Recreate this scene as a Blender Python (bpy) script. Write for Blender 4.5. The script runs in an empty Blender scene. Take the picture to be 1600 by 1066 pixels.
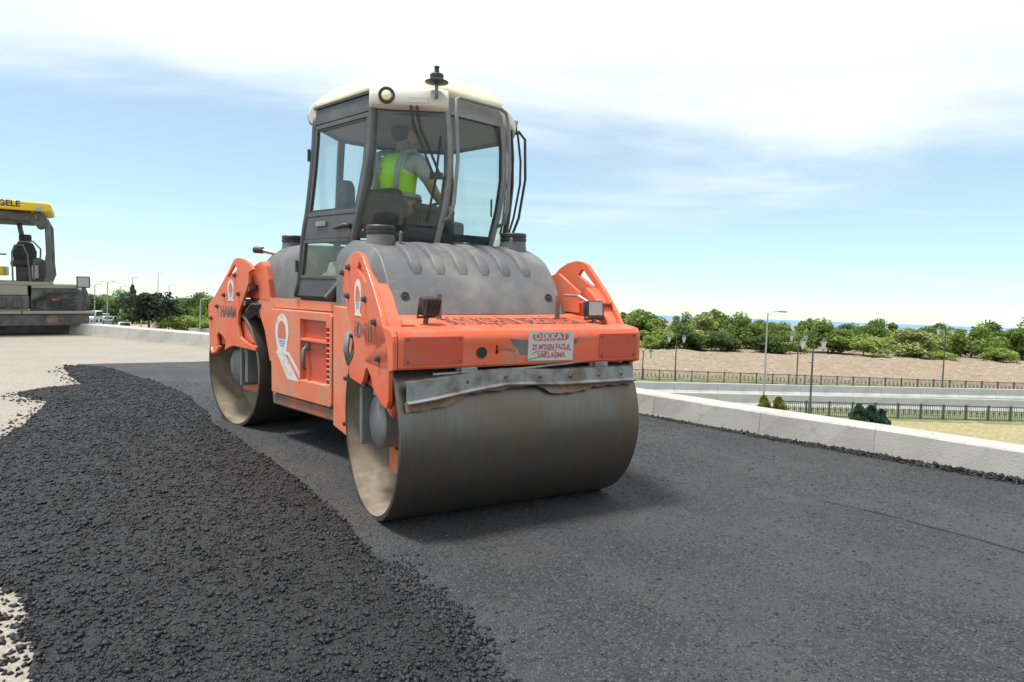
import bpy, bmesh, math, random
import numpy as np
from mathutils import Vector, Matrix, noise
from mathutils.geometry import tessellate_polygon
random.seed(7); rng = np.random.default_rng(7)
S = bpy.context.scene
COL = S.collection
R_ = math.radians
# ------------------------------------------------------------------ camera
H = 1.52716
def campose(pitch, roll):
    fw = Vector((0, math.cos(pitch), -math.sin(pitch))); r0 = Vector((1, 0, 0)); u0 = r0.cross(fw)
    r = r0*math.cos(roll)+u0*math.sin(roll); u = -r0*math.sin(roll)+u0*math.cos(roll)
    m = Matrix.Identity(4)
    for i in range(3):
        m[i][0] = r[i]; m[i][1] = u[i]; m[i][2] = -fw[i]
    m[2][3] = H
    return m
MW = campose(R_(2.63), R_(2.1))                       # true horizon
MR = campose(R_(2.63)+.04035, R_(2.1)-.01348)         # relative to the sloping road
G = MW @ MR.inverted()                                # road frame -> world (the road climbs about 2.3 degrees)
cd = bpy.data.cameras.new('camera'); cam = bpy.data.objects.new('camera', cd); COL.objects.link(cam)
cd.sensor_width = 36; cd.lens = 24.0; cd.clip_start = .05; cd.clip_end = 60000
cam.matrix_world = MW; S.camera = cam
# ------------------------------------------------------------------ sky and sun
SUN_EL, SUN_AZ = R_(70), R_(255)      # azimuth from +Y clockwise: high on the left, a little behind the camera
w = bpy.data.worlds.new('World'); S.world = w; w.use_nodes = True
nt = w.node_tree; nt.nodes.clear()
def N(t, **k):
    n = nt.nodes.new(t)
    for a, b in k.items(): setattr(n, a, b)
    return n
def L(a, b): nt.links.new(a, b)
out = N('ShaderNodeOutputWorld'); bg = N('ShaderNodeBackground'); bg.inputs[1].default_value = .092
sky = N('ShaderNodeTexSky', sky_type='NISHITA'); sky.sun_disc = False; sky.sun_elevation = SUN_EL; sky.sun_rotation = SUN_AZ
sky.altitude = 0; sky.air_density = 1.0; sky.dust_density = .05; sky.ozone_density = .8
tc = N('ShaderNodeTexCoord'); sep = N('ShaderNodeSeparateXYZ'); L(tc.outputs['Generated'], sep.inputs[0])
mx = N('ShaderNodeMath', operation='MAXIMUM'); L(sep.outputs[2], mx.inputs[0]); mx.inputs[1].default_value = 0.0
ad = N('ShaderNodeMath', operation='ADD'); L(mx.outputs[0], ad.inputs[0]); ad.inputs[1].default_value = .10
dx = N('ShaderNodeMath', operation='DIVIDE'); L(sep.outputs[0], dx.inputs[0]); L(ad.outputs[0], dx.inputs[1])
dy = N('ShaderNodeMath', operation='DIVIDE'); L(sep.outputs[1], dy.inputs[0]); L(ad.outputs[0], dy.inputs[1])
cmb = N('ShaderNodeCombineXYZ'); L(dx.outputs[0], cmb.inputs[0]); L(dy.outputs[0], cmb.inputs[1])
mp = N('ShaderNodeMapping'); L(cmb.outputs[0], mp.inputs[0]); mp.inputs['Scale'].default_value = (.42, .8, 1); mp.inputs['Location'].default_value = (3.1, 1.3, 0)
nz = N('ShaderNodeTexNoise'); L(mp.outputs[0], nz.inputs['Vector']); nz.inputs['Scale'].default_value = 1.0; nz.inputs['Detail'].default_value = 9; nz.inputs['Roughness'].default_value = .55; nz.inputs['Distortion'].default_value = .35
cov = N('ShaderNodeMapRange'); L(mx.outputs[0], cov.inputs[0]); cov.inputs[1].default_value = .15; cov.inputs[2].default_value = .36; cov.inputs[3].default_value = -.10; cov.inputs[4].default_value = .36
sm = N('ShaderNodeMath', operation='ADD'); L(nz.outputs[0], sm.inputs[0]); L(cov.outputs[0], sm.inputs[1])
cr = N('ShaderNodeMapRange', interpolation_type='SMOOTHSTEP'); L(sm.outputs[0], cr.inputs[0]); cr.inputs[1].default_value = .42; cr.inputs[2].default_value = .80; cr.inputs[3].default_value = .30; cr.inputs[4].default_value = .97
mixc = N('ShaderNodeMix', data_type='RGBA'); L(cr.outputs[0], mixc.inputs['Factor']); tint = N('ShaderNodeMix', data_type='RGBA', blend_type='MULTIPLY'); tint.inputs['Factor'].default_value = 1; L(sky.outputs[0], tint.inputs['A']); tint.inputs['B'].default_value = (.80, 1.06, 1.06, 1); L(tint.outputs['Result'], mixc.inputs['A']); mixc.inputs['B'].default_value = (7.3, 7.8, 8.2, 1)
L(mixc.outputs['Result'], bg.inputs[0]); L(bg.outputs[0], out.inputs[0])
sd = bpy.data.lights.new('sun', 'SUN'); sun = bpy.data.objects.new('sun', sd); COL.objects.link(sun)
sd.energy = 3.2; sd.angle = R_(11.0); sd.color = (1, .965, .91)
sv = Vector((math.sin(SUN_AZ)*math.cos(SUN_EL), math.cos(SUN_AZ)*math.cos(SUN_EL), math.sin(SUN_EL)))
sun.rotation_euler = sv.to_track_quat('Z', 'Y').to_euler(); sun.location = sv*50
S.view_settings.view_transform = 'Standard'; S.view_settings.look = 'None'; S.view_settings.exposure = 0.65; S.view_settings.gamma = 1
S.view_settings.use_curve_mapping = False
S.render.engine = 'CYCLES'
S.cycles.max_bounces = 8; S.cycles.transparent_max_bounces = 24

# ------------------------------------------------------------------ materials
MATS = {}
def mat(name, col, rough=.6, metal=0., col2=None, scale=6., amt=1., bump=0., bscale=60., detail=6., lo=.35, hi=.65, stretch=None, coat=0., spec=.5, extra=None):
    m = bpy.data.materials.new(name); m.use_nodes = True; t = m.node_tree; b = t.nodes['Principled BSDF']
    b.inputs['Base Color'].default_value = (*col, 1); b.inputs['Roughness'].default_value = rough; b.inputs['Metallic'].default_value = metal
    b.inputs['Specular IOR Level'].default_value = spec
    if coat: b.inputs['Coat Weight'].default_value = coat; b.inputs['Coat Roughness'].default_value = .25
    co = t.nodes.new('ShaderNodeTexCoord'); vec = co.outputs['Object']
    if stretch:
        mpn = t.nodes.new('ShaderNodeMapping'); mpn.inputs['Scale'].default_value = stretch; t.links.new(vec, mpn.inputs[0]); vec = mpn.outputs[0]
    src = None
    layers = [(col2, scale, lo, hi, amt)] if col2 else []
    layers += extra or []
    for (c2, sc, l, h, am) in layers:
        n = t.nodes.new('ShaderNodeTexNoise'); n.inputs['Scale'].default_value = sc; n.inputs['Detail'].default_value = detail; n.inputs['Roughness'].default_value = .6
        t.links.new(vec, n.inputs['Vector'])
        r = t.nodes.new('ShaderNodeMapRange'); r.inputs[1].default_value = l; r.inputs[2].default_value = h; r.inputs[4].default_value = am
        t.links.new(n.outputs[0], r.inputs[0])
        mi = t.nodes.new('ShaderNodeMix'); mi.data_type = 'RGBA'; t.links.new(r.outputs[0], mi.inputs['Factor'])
        if src is None: mi.inputs['A'].default_value = (*col, 1)
        else: t.links.new(src, mi.inputs['A'])
        mi.inputs['B'].default_value = (*c2, 1); src = mi.outputs['Result']
    if src is not None: t.links.new(src, b.inputs['Base Color'])
    if bump:
        n = t.nodes.new('ShaderNodeTexNoise'); n.inputs['Scale'].default_value = bscale; n.inputs['Detail'].default_value = 5
        t.links.new(vec, n.inputs['Vector'])
        bp = t.nodes.new('ShaderNodeBump'); bp.inputs['Strength'].default_value = bump; bp.inputs['Distance'].default_value = .02
        t.links.new(n.outputs[0], bp.inputs['Height']); t.links.new(bp.outputs[0], b.inputs['Normal'])
    MATS[name] = m
    return m
dirt = (.30, .24, .18)
mat('orange', (.70, .118, .048), .42, col2=(.62, .17, .09), scale=2.2, lo=.42, hi=.72, bump=.05, bscale=14, extra=[(dirt, 4.5, .56, .76, .6), ((.30, .12, .07), 11., .60, .72, .5), ((.10, .06, .045), 34., .655, .72, .75)])
mat('orange_faded', (.70, .15, .065), .6, col2=(.62, .25, .15), scale=2.5, lo=.35, hi=.7, extra=[(dirt, 4., .52, .74, .65), ((.10, .07, .05), 30., .66, .73, .7)])
mat('red_orange', (.60, .06, .03), .5, col2=(.50, .10, .06), scale=4., extra=[((.12, .06, .05), 30., .66, .74, .7)])
mat('chassis', (.50, .13, .07), .7, col2=(.16, .12, .09), scale=3.5, lo=.36, hi=.6, bump=.1, bscale=25)
mat('hood_grey', (.115, .117, .124), .55, col2=(.30, .275, .235), scale=2.2, lo=.47, hi=.75, amt=.6, bump=.06, bscale=180, extra=[((.30, .27, .23), 9., .55, .8, .5)])
mat('cab_grey', (.068, .070, .075), .5, col2=(.14, .137, .13), scale=5., lo=.5, hi=.75, amt=.6, bump=.03)
mat('rail_grey', (.19, .19, .205), .45, col2=(.25, .24, .24), scale=8.)
mat('black', (.018, .018, .02), .5, col2=(.05, .048, .045), scale=12.)
mat('rubber', (.03, .03, .03), .75, col2=(.10, .09, .08), scale=14., lo=.45, hi=.75)
mat('roof_white', (.66, .63, .57), .45, col2=(.60, .55, .46), scale=5., lo=.52, hi=.8, amt=.7)
mat('roof_cream', (.68, .62, .44), .5, col2=(.60, .55, .40), scale=4.)
mat('steel', (.30, .30, .30), .5, .6, col2=(.16, .12, .09), scale=9., lo=.45, hi=.7)
mat('motor_grey', (.16, .165, .17), .55, .1, col2=(.14, .13, .12), scale=10., lo=.45, hi=.75)
mat('bolt', (.16, .15, .14), .45, .6, col2=(.12, .08, .06), scale=40.)
mat('white_sticker', (.64, .62, .60), .6, col2=(.52, .32, .24), scale=22., lo=.50, hi=.66, amt=.8)
mat('sign_white', (.54, .525, .505), .5, col2=(.50, .42, .36), scale=14., lo=.58, hi=.75, amt=.8)
mat('sign_red', (.50, .10, .12), .55)
mat('letter_grey', (.17, .12, .115), .8, spec=.15, col2=(.55, .18, .11), scale=26., lo=.56, hi=.68, amt=.7)
mat('letter_dim', (.11, .075, .075), .9, spec=.05)
mat('letter_dark', (.10, .06, .05), .6)
mat('emblem_blue', (.10, .30, .62), .5)
mat('emblem_brown', (.60, .17, .09), .6, col2=(.42, .14, .09), scale=40.)
mat('lens', (.38, .39, .41), .25, 0., bump=.5, bscale=120)
mat('lamp_glow', (.95, .80, .55), .15, spec=.8)
mat('rust', (.17, .085, .055), .8, col2=(.26, .17, .12), scale=12.)
mat('vest', (.42, .85, .02), .75, bump=.2, bscale=40); mat('vest_tape', (.30, .32, .33), .5); mat('shirt', (.36, .38, .40), .85, bump=.2, bscale=30)
mat('trousers', (.05, .055, .065), .85); mat('skin', (.42, .24, .17), .55); mat('hair', (.018, .015, .013), .6, bump=.5, bscale=150)
mat('seat', (.03, .031, .034), .8, col2=(.05, .05, .05), scale=10.)
mat('interior', (.20, .205, .21), .8)
mat('concrete', (.44, .425, .395), .85, col2=(.35, .335, .31), scale=1.6, lo=.4, hi=.75, bump=.22, bscale=70, extra=[((.27, .25, .225), 9., .56, .74, .6), ((.10, .09, .08), 16., .66, .73, .8)])
mat('concrete_top', (.66, .645, .61), .85, col2=(.52, .50, .46), scale=3., lo=.45, hi=.75, bump=.3, bscale=45)
mat('wall_concrete', (.52, .515, .50), .85, col2=(.42, .41, .39), scale=.8, lo=.4, hi=.7)
mat('lamp_green', (.055, .075, .07), .5); mat('lamp_glass', (.55, .58, .58), .25)
mat('pole_grey', (.36, .37, .38), .5, .3)
mat('bark', (.10, .075, .055), .9)
mat('yellow', (.80, .50, .02), .45, col2=(.70, .46, .05), scale=4.)
mat('paver_grey', (.085, .088, .092), .55, col2=(.16, .15, .14), scale=3., lo=.45, hi=.7)
mat('paver_dark', (.05, .05, .05), .7, col2=(.12, .11, .10), scale=5.)
mat('paver_pale', (.27, .255, .23), .7, col2=(.28, .26, .23), scale=4.)
mat('car_white', (.75, .76, .77), .3, coat=.5); mat('car_grey', (.18, .19, .20), .3, coat=.5); mat('car_glass', (.02, .025, .03), .1)
mat('plastic_orange', (.75, .20, .02), .5)
mat('aggregate', (.026, .027, .031), .7, col2=(.092, .091, .093), scale=55., lo=.42, hi=.66, detail=2., spec=.35)
mat('rock', (.34, .31, .27), .9, col2=(.46, .42, .37), scale=2.)
def leafmat(name, c):
    m = mat(name, c, .6); t = m.node_tree; b = t.nodes['Principled BSDF']
    a = t.nodes.new('ShaderNodeAttribute'); a.attribute_name = 'tint'
    mi = t.nodes.new('ShaderNodeMix'); mi.data_type = 'RGBA'; t.links.new(a.outputs['Fac'], mi.inputs['Factor'])
    mi.inputs['A'].default_value = (c[0]*.55, c[1]*.6, c[2]*.6, 1); mi.inputs['B'].default_value = (min(c[0]*1.7, 1), min(c[1]*1.5, 1), c[2]*1.3, 1)
    t.links.new(mi.outputs['Result'], b.inputs['Base Color'])
    tl = t.nodes.new('ShaderNodeBsdfTranslucent'); t.links.new(mi.outputs['Result'], tl.inputs[0]); ms = t.nodes.new('ShaderNodeMixShader'); ms.inputs[0].default_value = .4; t.links.new(b.outputs[0], ms.inputs[1]); t.links.new(tl.outputs[0], ms.inputs[2]); t.links.new(ms.outputs[0], t.nodes['Material Output'].inputs[0])
    return m
leafmat('leaf_mid', (.16, .245, .055)); leafmat('leaf_light', (.25, .34, .085)); leafmat('leaf_dark', (.095, .155, .048)); leafmat('leaf_pine', (.04, .062, .034)); leafmat('leaf_thuja', (.15, .18, .03)); leafmat('leaf_blue', (.04, .085, .06)); leafmat('blossom', (.55, .54, .42))
def glass(name, tint):
    m = bpy.data.materials.new(name); m.use_nodes = True; t = m.node_tree; t.nodes.clear()
    o = t.nodes.new('ShaderNodeOutputMaterial'); tr = t.nodes.new('ShaderNodeBsdfTransparent'); gl = t.nodes.new('ShaderNodeBsdfGlossy'); lw = t.nodes.new('ShaderNodeLayerWeight'); lw.inputs[0].default_value = .5; pw_ = t.nodes.new('ShaderNodeMath'); pw_.operation = 'POWER'; pw_.inputs[1].default_value = 5; fr = t.nodes.new('ShaderNodeMath'); fr.operation = 'MULTIPLY_ADD'; fr.inputs[1].default_value = .9; fr.inputs[2].default_value = .035; t.links.new(lw.outputs['Facing'], pw_.inputs[0]); t.links.new(pw_.outputs[0], fr.inputs[0]); mi = t.nodes.new('ShaderNodeMixShader')
    tr.inputs[0].default_value = (*tint, 1); gl.inputs['Roughness'].default_value = .03
    df = t.nodes.new('ShaderNodeBsdfDiffuse'); df.inputs[0].default_value = (.5, .52, .5, 1); m2 = t.nodes.new('ShaderNodeMixShader'); m2.inputs[0].default_value = .012
    t.links.new(fr.outputs[0], mi.inputs[0]); t.links.new(tr.outputs[0], mi.inputs[1]); t.links.new(gl.outputs[0], mi.inputs[2])
    t.links.new(mi.outputs[0], m2.inputs[1]); t.links.new(df.outputs[0], m2.inputs[2]); t.links.new(m2.outputs[0], o.inputs[0])
    MATS[name] = m
glass('glass', (.93, .965, .955))

# drum steel: streaks that run round the drum, brown patches
def drum_mat():
    m = bpy.data.materials.new('drum_steel'); m.use_nodes = True; t = m.node_tree; b = t.nodes['Principled BSDF']
    b.inputs['Metallic'].default_value = .8; b.inputs['Roughness'].default_value = .4
    co = t.nodes.new('ShaderNodeTexCoord')
    def nz(scale, st, detail=5):
        mpn = t.nodes.new('ShaderNodeMapping'); mpn.inputs['Scale'].default_value = st; t.links.new(co.outputs['Object'], mpn.inputs[0])
        n = t.nodes.new('ShaderNodeTexNoise'); n.inputs['Scale'].default_value = scale; n.inputs['Detail'].default_value = detail; t.links.new(mpn.outputs[0], n.inputs['Vector']); return n.outputs[0]
    def mr(s, a, bb, c=0, d=1):
        r = t.nodes.new('ShaderNodeMapRange'); r.inputs[1].default_value = a; r.inputs[2].default_value = bb; r.inputs[3].default_value = c; r.inputs[4].default_value = d; t.links.new(s, r.inputs[0]); return r.outputs[0]
    def mix(f, A, B):
        mi = t.nodes.new('ShaderNodeMix'); mi.data_type = 'RGBA'; t.links.new(f, mi.inputs['Factor'])
        for k, v in (('A', A), ('B', B)):
            if isinstance(v, tuple): mi.inputs[k].default_value = (*v, 1)
            else: t.links.new(v, mi.inputs[k])
        return mi.outputs['Result']
    streak = nz(14, (.35, 5, .35)); patch = nz(2.6, (1, 1.6, 1)); fine = nz(60, (.15, 3, .15))
    c = mix(mr(streak, .35, .68), (.150, .136, .121), (.176, .162, .147))
    c = mix(mr(patch, .46, .68, 0, .8), c, (.165, .125, .088))
    c = mix(mr(fine, .66, .80, 0, .22), c, (.30, .285, .265))
    t.links.new(c, b.inputs['Base Color']); t.links.new(mr(patch, .3, .7, .34, .50), b.inputs['Roughness'])
    bp = t.nodes.new('ShaderNodeBump'); bp.inputs['Strength'].default_value = .04; bp.inputs['Distance'].default_value = .01; t.links.new(streak, bp.inputs['Height']); t.links.new(bp.outputs[0], b.inputs['Normal'])
    MATS['drum_steel'] = m
drum_mat()
mat('drum_inner', (.23, .187, .14), .85, col2=(.16, .12, .085), scale=3.5, lo=.45, hi=.62, bump=.1, bscale=40, extra=[((.42, .36, .28), 9., .5, .8, .5)])

def ground_mat(name, base, stone, dark, cell, bump, patches=None, rough=.85, pale=.0, streak=None):
    m = bpy.data.materials.new(name); m.use_nodes = True; t = m.node_tree; b = t.nodes['Principled BSDF']; b.inputs['Roughness'].default_value = rough
    co = t.nodes.new('ShaderNodeTexCoord')
    v = t.nodes.new('ShaderNodeTexVoronoi'); v.inputs['Scale'].default_value = cell; t.links.new(co.outputs['Object'], v.inputs['Vector'])
    sepc = t.nodes.new('ShaderNodeSeparateColor'); t.links.new(v.outputs['Color'], sepc.inputs[0])
    n = t.nodes.new('ShaderNodeTexNoise'); n.inputs['Scale'].default_value = 1.3; n.inputs['Detail'].default_value = 6; t.links.new(co.outputs['Object'], n.inputs['Vector'])
    n2 = t.nodes.new('ShaderNodeTexNoise'); n2.inputs['Scale'].default_value = cell*1.6; n2.inputs['Detail'].default_value = 4; t.links.new(co.outputs['Object'], n2.inputs['Vector'])
    def mr(s, a, bb, c=0, d=1):
        r = t.nodes.new('ShaderNodeMapRange'); r.inputs[1].default_value = a; r.inputs[2].default_value = bb; r.inputs[3].default_value = c; r.inputs[4].default_value = d; t.links.new(s, r.inputs[0]); return r.outputs[0]
    def mix(f, A, B):
        mi = t.nodes.new('ShaderNodeMix'); mi.data_type = 'RGBA'; t.links.new(f, mi.inputs['Factor'])
        for k, vv in (('A', A), ('B', B)):
            if isinstance(vv, tuple): mi.inputs[k].default_value = (*vv, 1)
            else: t.links.new(vv, mi.inputs[k])
        return mi.outputs['Result']
    c = mix(mr(sepc.outputs[0], .55, 1.0), base, stone)
    c = mix(mr(v.outputs['Distance'], .35, .75, 0, .8), c, dark)
    c = mix(mr(n2.outputs[0], .62, .75, 0, .7), c, dark)
    if patches: c = mix(mr(n.outputs[0], .42, .68, 0, .75), c, patches)
    if streak:
        mp_ = t.nodes.new('ShaderNodeMapping'); mp_.inputs['Rotation'].default_value = (0, 0, R_(-33)); t.links.new(co.outputs['Object'], mp_.inputs[0]); mq_ = t.nodes.new('ShaderNodeMapping'); mq_.inputs['Scale'].default_value = (2.6, .10, 1); t.links.new(mp_.outputs[0], mq_.inputs[0]); mp_ = mq_
        n3 = t.nodes.new('ShaderNodeTexNoise'); n3.inputs['Scale'].default_value = 1.4; n3.inputs['Detail'].default_value = 7; n3.inputs['Roughness'].default_value = .65; t.links.new(mp_.outputs[0], n3.inputs['Vector'])
        c = mix(mr(n3.outputs[0], .50, .72, 0, .4), c, streak); c = mix(mr(n3.outputs[0], .46, .30, 0, .35), c, tuple(x*.4 for x in streak))
    t.links.new(c, b.inputs['Base Color'])
    hgt = t.nodes.new('ShaderNodeMath'); hgt.operation = 'MULTIPLY_ADD'; t.links.new(v.outputs['Distance'], hgt.inputs[0]); hgt.inputs[1].default_value = -1; t.links.new(n2.outputs[0], hgt.inputs[2])
    bp = t.nodes.new('ShaderNodeBump'); bp.inputs['Strength'].default_value = bump; bp.inputs['Distance'].default_value = .012; t.links.new(hgt.outputs[0], bp.inputs['Height']); t.links.new(bp.outputs[0], b.inputs['Normal'])
    MATS[name] = m; return m
ground_mat('asphalt', (.036, .037, .042), (.105, .104, .107), (.010, .012, .013), 75, 1., (.066, .063, .062), .75, streak=(.086, .083, .08))
ground_mat('asphalt_loose', (.016, .016, .017), (.036, .036, .037), (.006, .006, .006), 70, .9, None, .7)
ground_mat('sand', (.32, .288, .243), (.40, .37, .325), (.245, .215, .175), 45, .7, (.265, .235, .192), .92)
ground_mat('terrain', (.20, .19, .09), (.30, .26, .15), (.10, .12, .04), 1.2, .2, (.10, .15, .04), .95)
ground_mat('dry_grass', (.34, .27, .14), (.44, .36, .21), (.19, .17, .07), 5, .6, (.25, .23, .10), .95)
ground_mat('berm_dirt', (.265, .20, .138), (.34, .27, .195), (.185, .14, .095), 2.2, .6, (.25, .19, .13), .95)
ground_mat('far_road', (.17, .165, .16), (.22, .21, .20), (.12, .12, .12), 3, .1, None, .9)
ground_mat('dirt_path', (.38, .27, .18), (.44, .33, .24), (.28, .2, .13), 2, .2, None, .95)
mat('stone_black', (.015, .015, .016), .55, col2=(.040, .039, .041), scale=3., lo=.4, hi=.75, spec=.35)
def sea_mat():
    m = mat('sea', (.09, .22, .36), .35, bump=.3, bscale=.05)
sea_mat()

# ------------------------------------------------------------------ builders
class MB:
    def __init__(s): s.v = []; s.f = []
    def add(s, vs, fs):
        o = len(s.v); s.v += [tuple(p) for p in vs]; s.f += [tuple(i+o for i in f) for f in fs]; return s
    def box(s, c, d, rot=None):
        c = Vector(c); h = Vector(d)/2; vs = []
        for x in (-1, 1):
            for y in (-1, 1):
                for z in (-1, 1):
                    p = Vector((x*h.x, y*h.y, z*h.z))
                    if rot: p = rot @ p
                    vs.append(c+p)
        return s.add(vs, [(0, 1, 3, 2), (4, 6, 7, 5), (0, 4, 5, 1), (2, 3, 7, 6), (0, 2, 6, 4), (1, 5, 7, 3)])
    def bx(s, x0, x1, y0, y1, z0, z1): return s.box(((x0+x1)/2, (y0+y1)/2, (z0+z1)/2), (x1-x0, y1-y0, z1-z0))
    def prism(s, poly, a0, a1, axis='v', holes=()):
        # poly in the two other axes: axis v -> (u,w); axis u -> (v,w); axis w -> (u,v)
        def P(p, a):
            return {'v': (p[0], a, p[1]), 'u': (a, p[0], p[1]), 'w': (p[0], p[1], a)}[axis]
        loops = [list(poly)]+[list(h) for h in holes]
        tris = tessellate_polygon([[Vector((p[0], p[1], 0)) for p in lp] for lp in loops])
        flat = [p for lp in loops for p in lp]; n = len(flat)
        vs = [P(p, a0) for p in flat]+[P(p, a1) for p in flat]
        fs = [t for t in tris]+[tuple(i+n for i in reversed(t)) for t in tris]
        o = 0
        for lp in loops:
            k = len(lp)
            for i in range(k): fs.append((o+i, o+(i+1) % k, n+o+(i+1) % k, n+o+i))
            o += k
        return s.add(vs, fs)
    def tube(s, pts, r, n=8, cap=True):
        pts = [Vector(p) for p in pts]; rs = r if isinstance(r, (list, tuple)) else [r]*len(pts)
        vs = []; fs = []; ref = None
        for i, p in enumerate(pts):
            d = (pts[min(i+1, len(pts)-1)]-pts[max(i-1, 0)]).normalized()
            if ref is None: ref = d.orthogonal().normalized()
            a = (ref-d*ref.dot(d)).normalized(); ref = a; b = d.cross(a)
            for k in range(n):
                t = 2*math.pi*k/n; vs.append(p+(a*math.cos(t)+b*math.sin(t))*rs[i])
        for i in range(len(pts)-1):
            for k in range(n): fs.append((i*n+k, i*n+(k+1) % n, (i+1)*n+(k+1) % n, (i+1)*n+k))
        if cap: fs += [tuple(reversed(range(n))), tuple(range((len(pts)-1)*n, len(pts)*n))]
        return s.add(vs, fs)
    def lathe(s, prof, c, axis, n=24):
        # prof: (radius, along) ; axis vector
        ax = Vector(axis).normalized(); a = ax.orthogonal().normalized(); b = ax.cross(a); c = Vector(c); vs = []; fs = []
        for r, h in prof:
            for k in range(n):
                t = 2*math.pi*k/n; vs.append(c+ax*h+(a*math.cos(t)+b*math.sin(t))*r)
        for i in range(len(prof)-1):
            for k in range(n): fs.append((i*n+k, i*n+(k+1) % n, (i+1)*n+(k+1) % n, (i+1)*n+k))
        if prof[0][0] > 1e-6: fs.append(tuple(reversed(range(n))))
        if prof[-1][0] > 1e-6: fs.append(tuple(range((len(prof)-1)*n, len(prof)*n)))
        return s.add(vs, fs)
    def cyl(s, p0, p1, r, n=16): return s.tube([p0, p1], r, n)
    def build(s, name, m, parent=None, M=None, bevel=0, smooth=False, seg=2, kind=None, local=None):
        me = bpy.data.meshes.new(name)
        vs = s.v if M is None else [tuple(M @ Vector(p)) for p in s.v]
        me.from_pydata(vs, [], s.f); me.update()
        b = bmesh.new(); b.from_mesh(me); bmesh.ops.recalc_face_normals(b, faces=b.faces); b.to_mesh(me); b.free()
        me.materials.append(MATS[m])
        o = bpy.data.objects.new(name, me); COL.objects.link(o)
        if parent: o.parent = parent
        if local: o.matrix_local = local
        if smooth:
            me.polygons.foreach_set('use_smooth', [True]*len(me.polygons))
            if smooth == 'auto':
                bmm = bmesh.new(); bmm.from_mesh(me)
                for e in bmm.edges:
                    if len(e.link_faces) == 2 and e.calc_face_angle(0) > R_(38): e.smooth = False
                bmm.to_mesh(me); bmm.free()
        if bevel:
            md = o.modifiers.new('bevel', 'BEVEL'); md.width = bevel; md.segments = seg; md.limit_method = 'ANGLE'; md.angle_limit = R_(35); md.harden_normals = False
        if kind: o['kind'] = kind
        return o
def cut(o, cutter):
    # carve a real opening out of o, then drop the cutter
    bpy.context.view_layer.update()
    me = bpy.data.meshes.new('cutter'); me.from_pydata([tuple(p) for p in cutter.v], [], cutter.f)
    b = bmesh.new(); b.from_mesh(me); bmesh.ops.recalc_face_normals(b, faces=b.faces); b.to_mesh(me); b.free()
    c = bpy.data.objects.new('cutter', me); COL.objects.link(c); c.matrix_world = o.matrix_world
    md = o.modifiers.new('cut', 'BOOLEAN'); md.object = c; md.operation = 'DIFFERENCE'; md.solver = 'EXACT'; md.use_self = True
    if len(o.modifiers) > 1: o.modifiers.move(len(o.modifiers)-1, 0)
    keep = [m for m in o.modifiers if m.type == 'BEVEL']; sh = [m.show_viewport for m in keep]
    for m in keep: m.show_viewport = False
    bpy.context.view_layer.update(); dg = bpy.context.evaluated_depsgraph_get()
    nm = bpy.data.meshes.new_from_object(o.evaluated_get(dg)); old = o.data; o.data = nm; nm.name = o.name
    o.modifiers.remove(md)
    for m in keep: m.show_viewport = True
    bpy.data.objects.remove(c); bpy.data.meshes.remove(me); bpy.data.meshes.remove(old)
def tag(o, label=None, cat=None, group=None, kind=None):
    for k, v in (('label', label), ('category', cat), ('group', group), ('kind', kind)):
        if v: o[k] = v
    return o
def empty(name, M, label, cat, group=None):
    o = bpy.data.objects.new(name, None); COL.objects.link(o); o.empty_display_size = .2; o.matrix_world = M
    return tag(o, label, cat, group)
def T(x, y, z): return Matrix.Translation((x, y, z))
def RZ(a): return Matrix.Rotation(a, 4, 'Z')
def text(body, size, name, m, parent, M, depth=.001, bold=.0, sx=1.):
    cu = bpy.data.curves.new(name, 'FONT'); cu.body = body; cu.size = size; cu.extrude = depth; cu.offset = bold; cu.align_x = 'CENTER'; cu.align_y = 'CENTER'; cu.resolution_u = 2
    to = bpy.data.objects.new('tmp', cu); COL.objects.link(to); bpy.context.view_layer.update()
    me = bpy.data.meshes.new_from_object(to.evaluated_get(bpy.context.evaluated_depsgraph_get())); bpy.data.objects.remove(to); bpy.data.curves.remove(cu)
    me.name = name; me.transform(M @ Matrix.Diagonal((sx, 1, 1, 1))); me.materials.clear(); me.materials.append(MATS[m])
    o = bpy.data.objects.new(name, me); COL.objects.link(o)
    if parent: o.parent = parent
    return o
def basis(ex, ey, o):
    ex = Vector(ex).normalized(); ey = Vector(ey).normalized(); ez = ex.cross(ey)
    m = Matrix.Identity(4)
    for i in range(3): m[i][0] = ex[i]; m[i][1] = ey[i]; m[i][2] = ez[i]; m[i][3] = o[i]
    return m
# ------------------------------------------------------------------ pixel helpers (photo 1600 x 1066, f = 1067 px), only used to measure places
def pdir(px, py, M):
    return M.to_3x3() @ Vector(((px-800)/1067., -(py-533)/1067., -1.))
def at(px, py, D):                       # world point seen at that pixel, D metres ahead
    d = pdir(px, py, MW); return Vector((0, 0, H))+d*(D/d.y)
def gz(px, py, z):                       # world point on the level z
    d = pdir(px, py, MW); return Vector((0, 0, H))+d*((z-H)/d.z)
def rd(px, py, Y):                       # road-frame point at road depth Y
    d = pdir(px, py, MR); return Vector((0, 0, H))+d*(Y/d.y)
ZT = -4.3
# ------------------------------------------------------------------ setting: terrain, sea
def sheet(name, m, pts, z0, z1, M=None, kind='structure'):
    b = MB().prism(pts, z0, z1, 'w'); o = b.build(name, m, kind=kind)
    if M is not None: o.matrix_world = M
    return o
sheet('terrain', 'terrain', [(-900, -150), (900, -150), (900, 460), (-900, 460)], ZT-1, ZT)
sheet('sea', 'sea', [(-30000, 440), (30000, 440), (30000, 45000), (-30000, 45000)], ZT-12, ZT-9)
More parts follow.
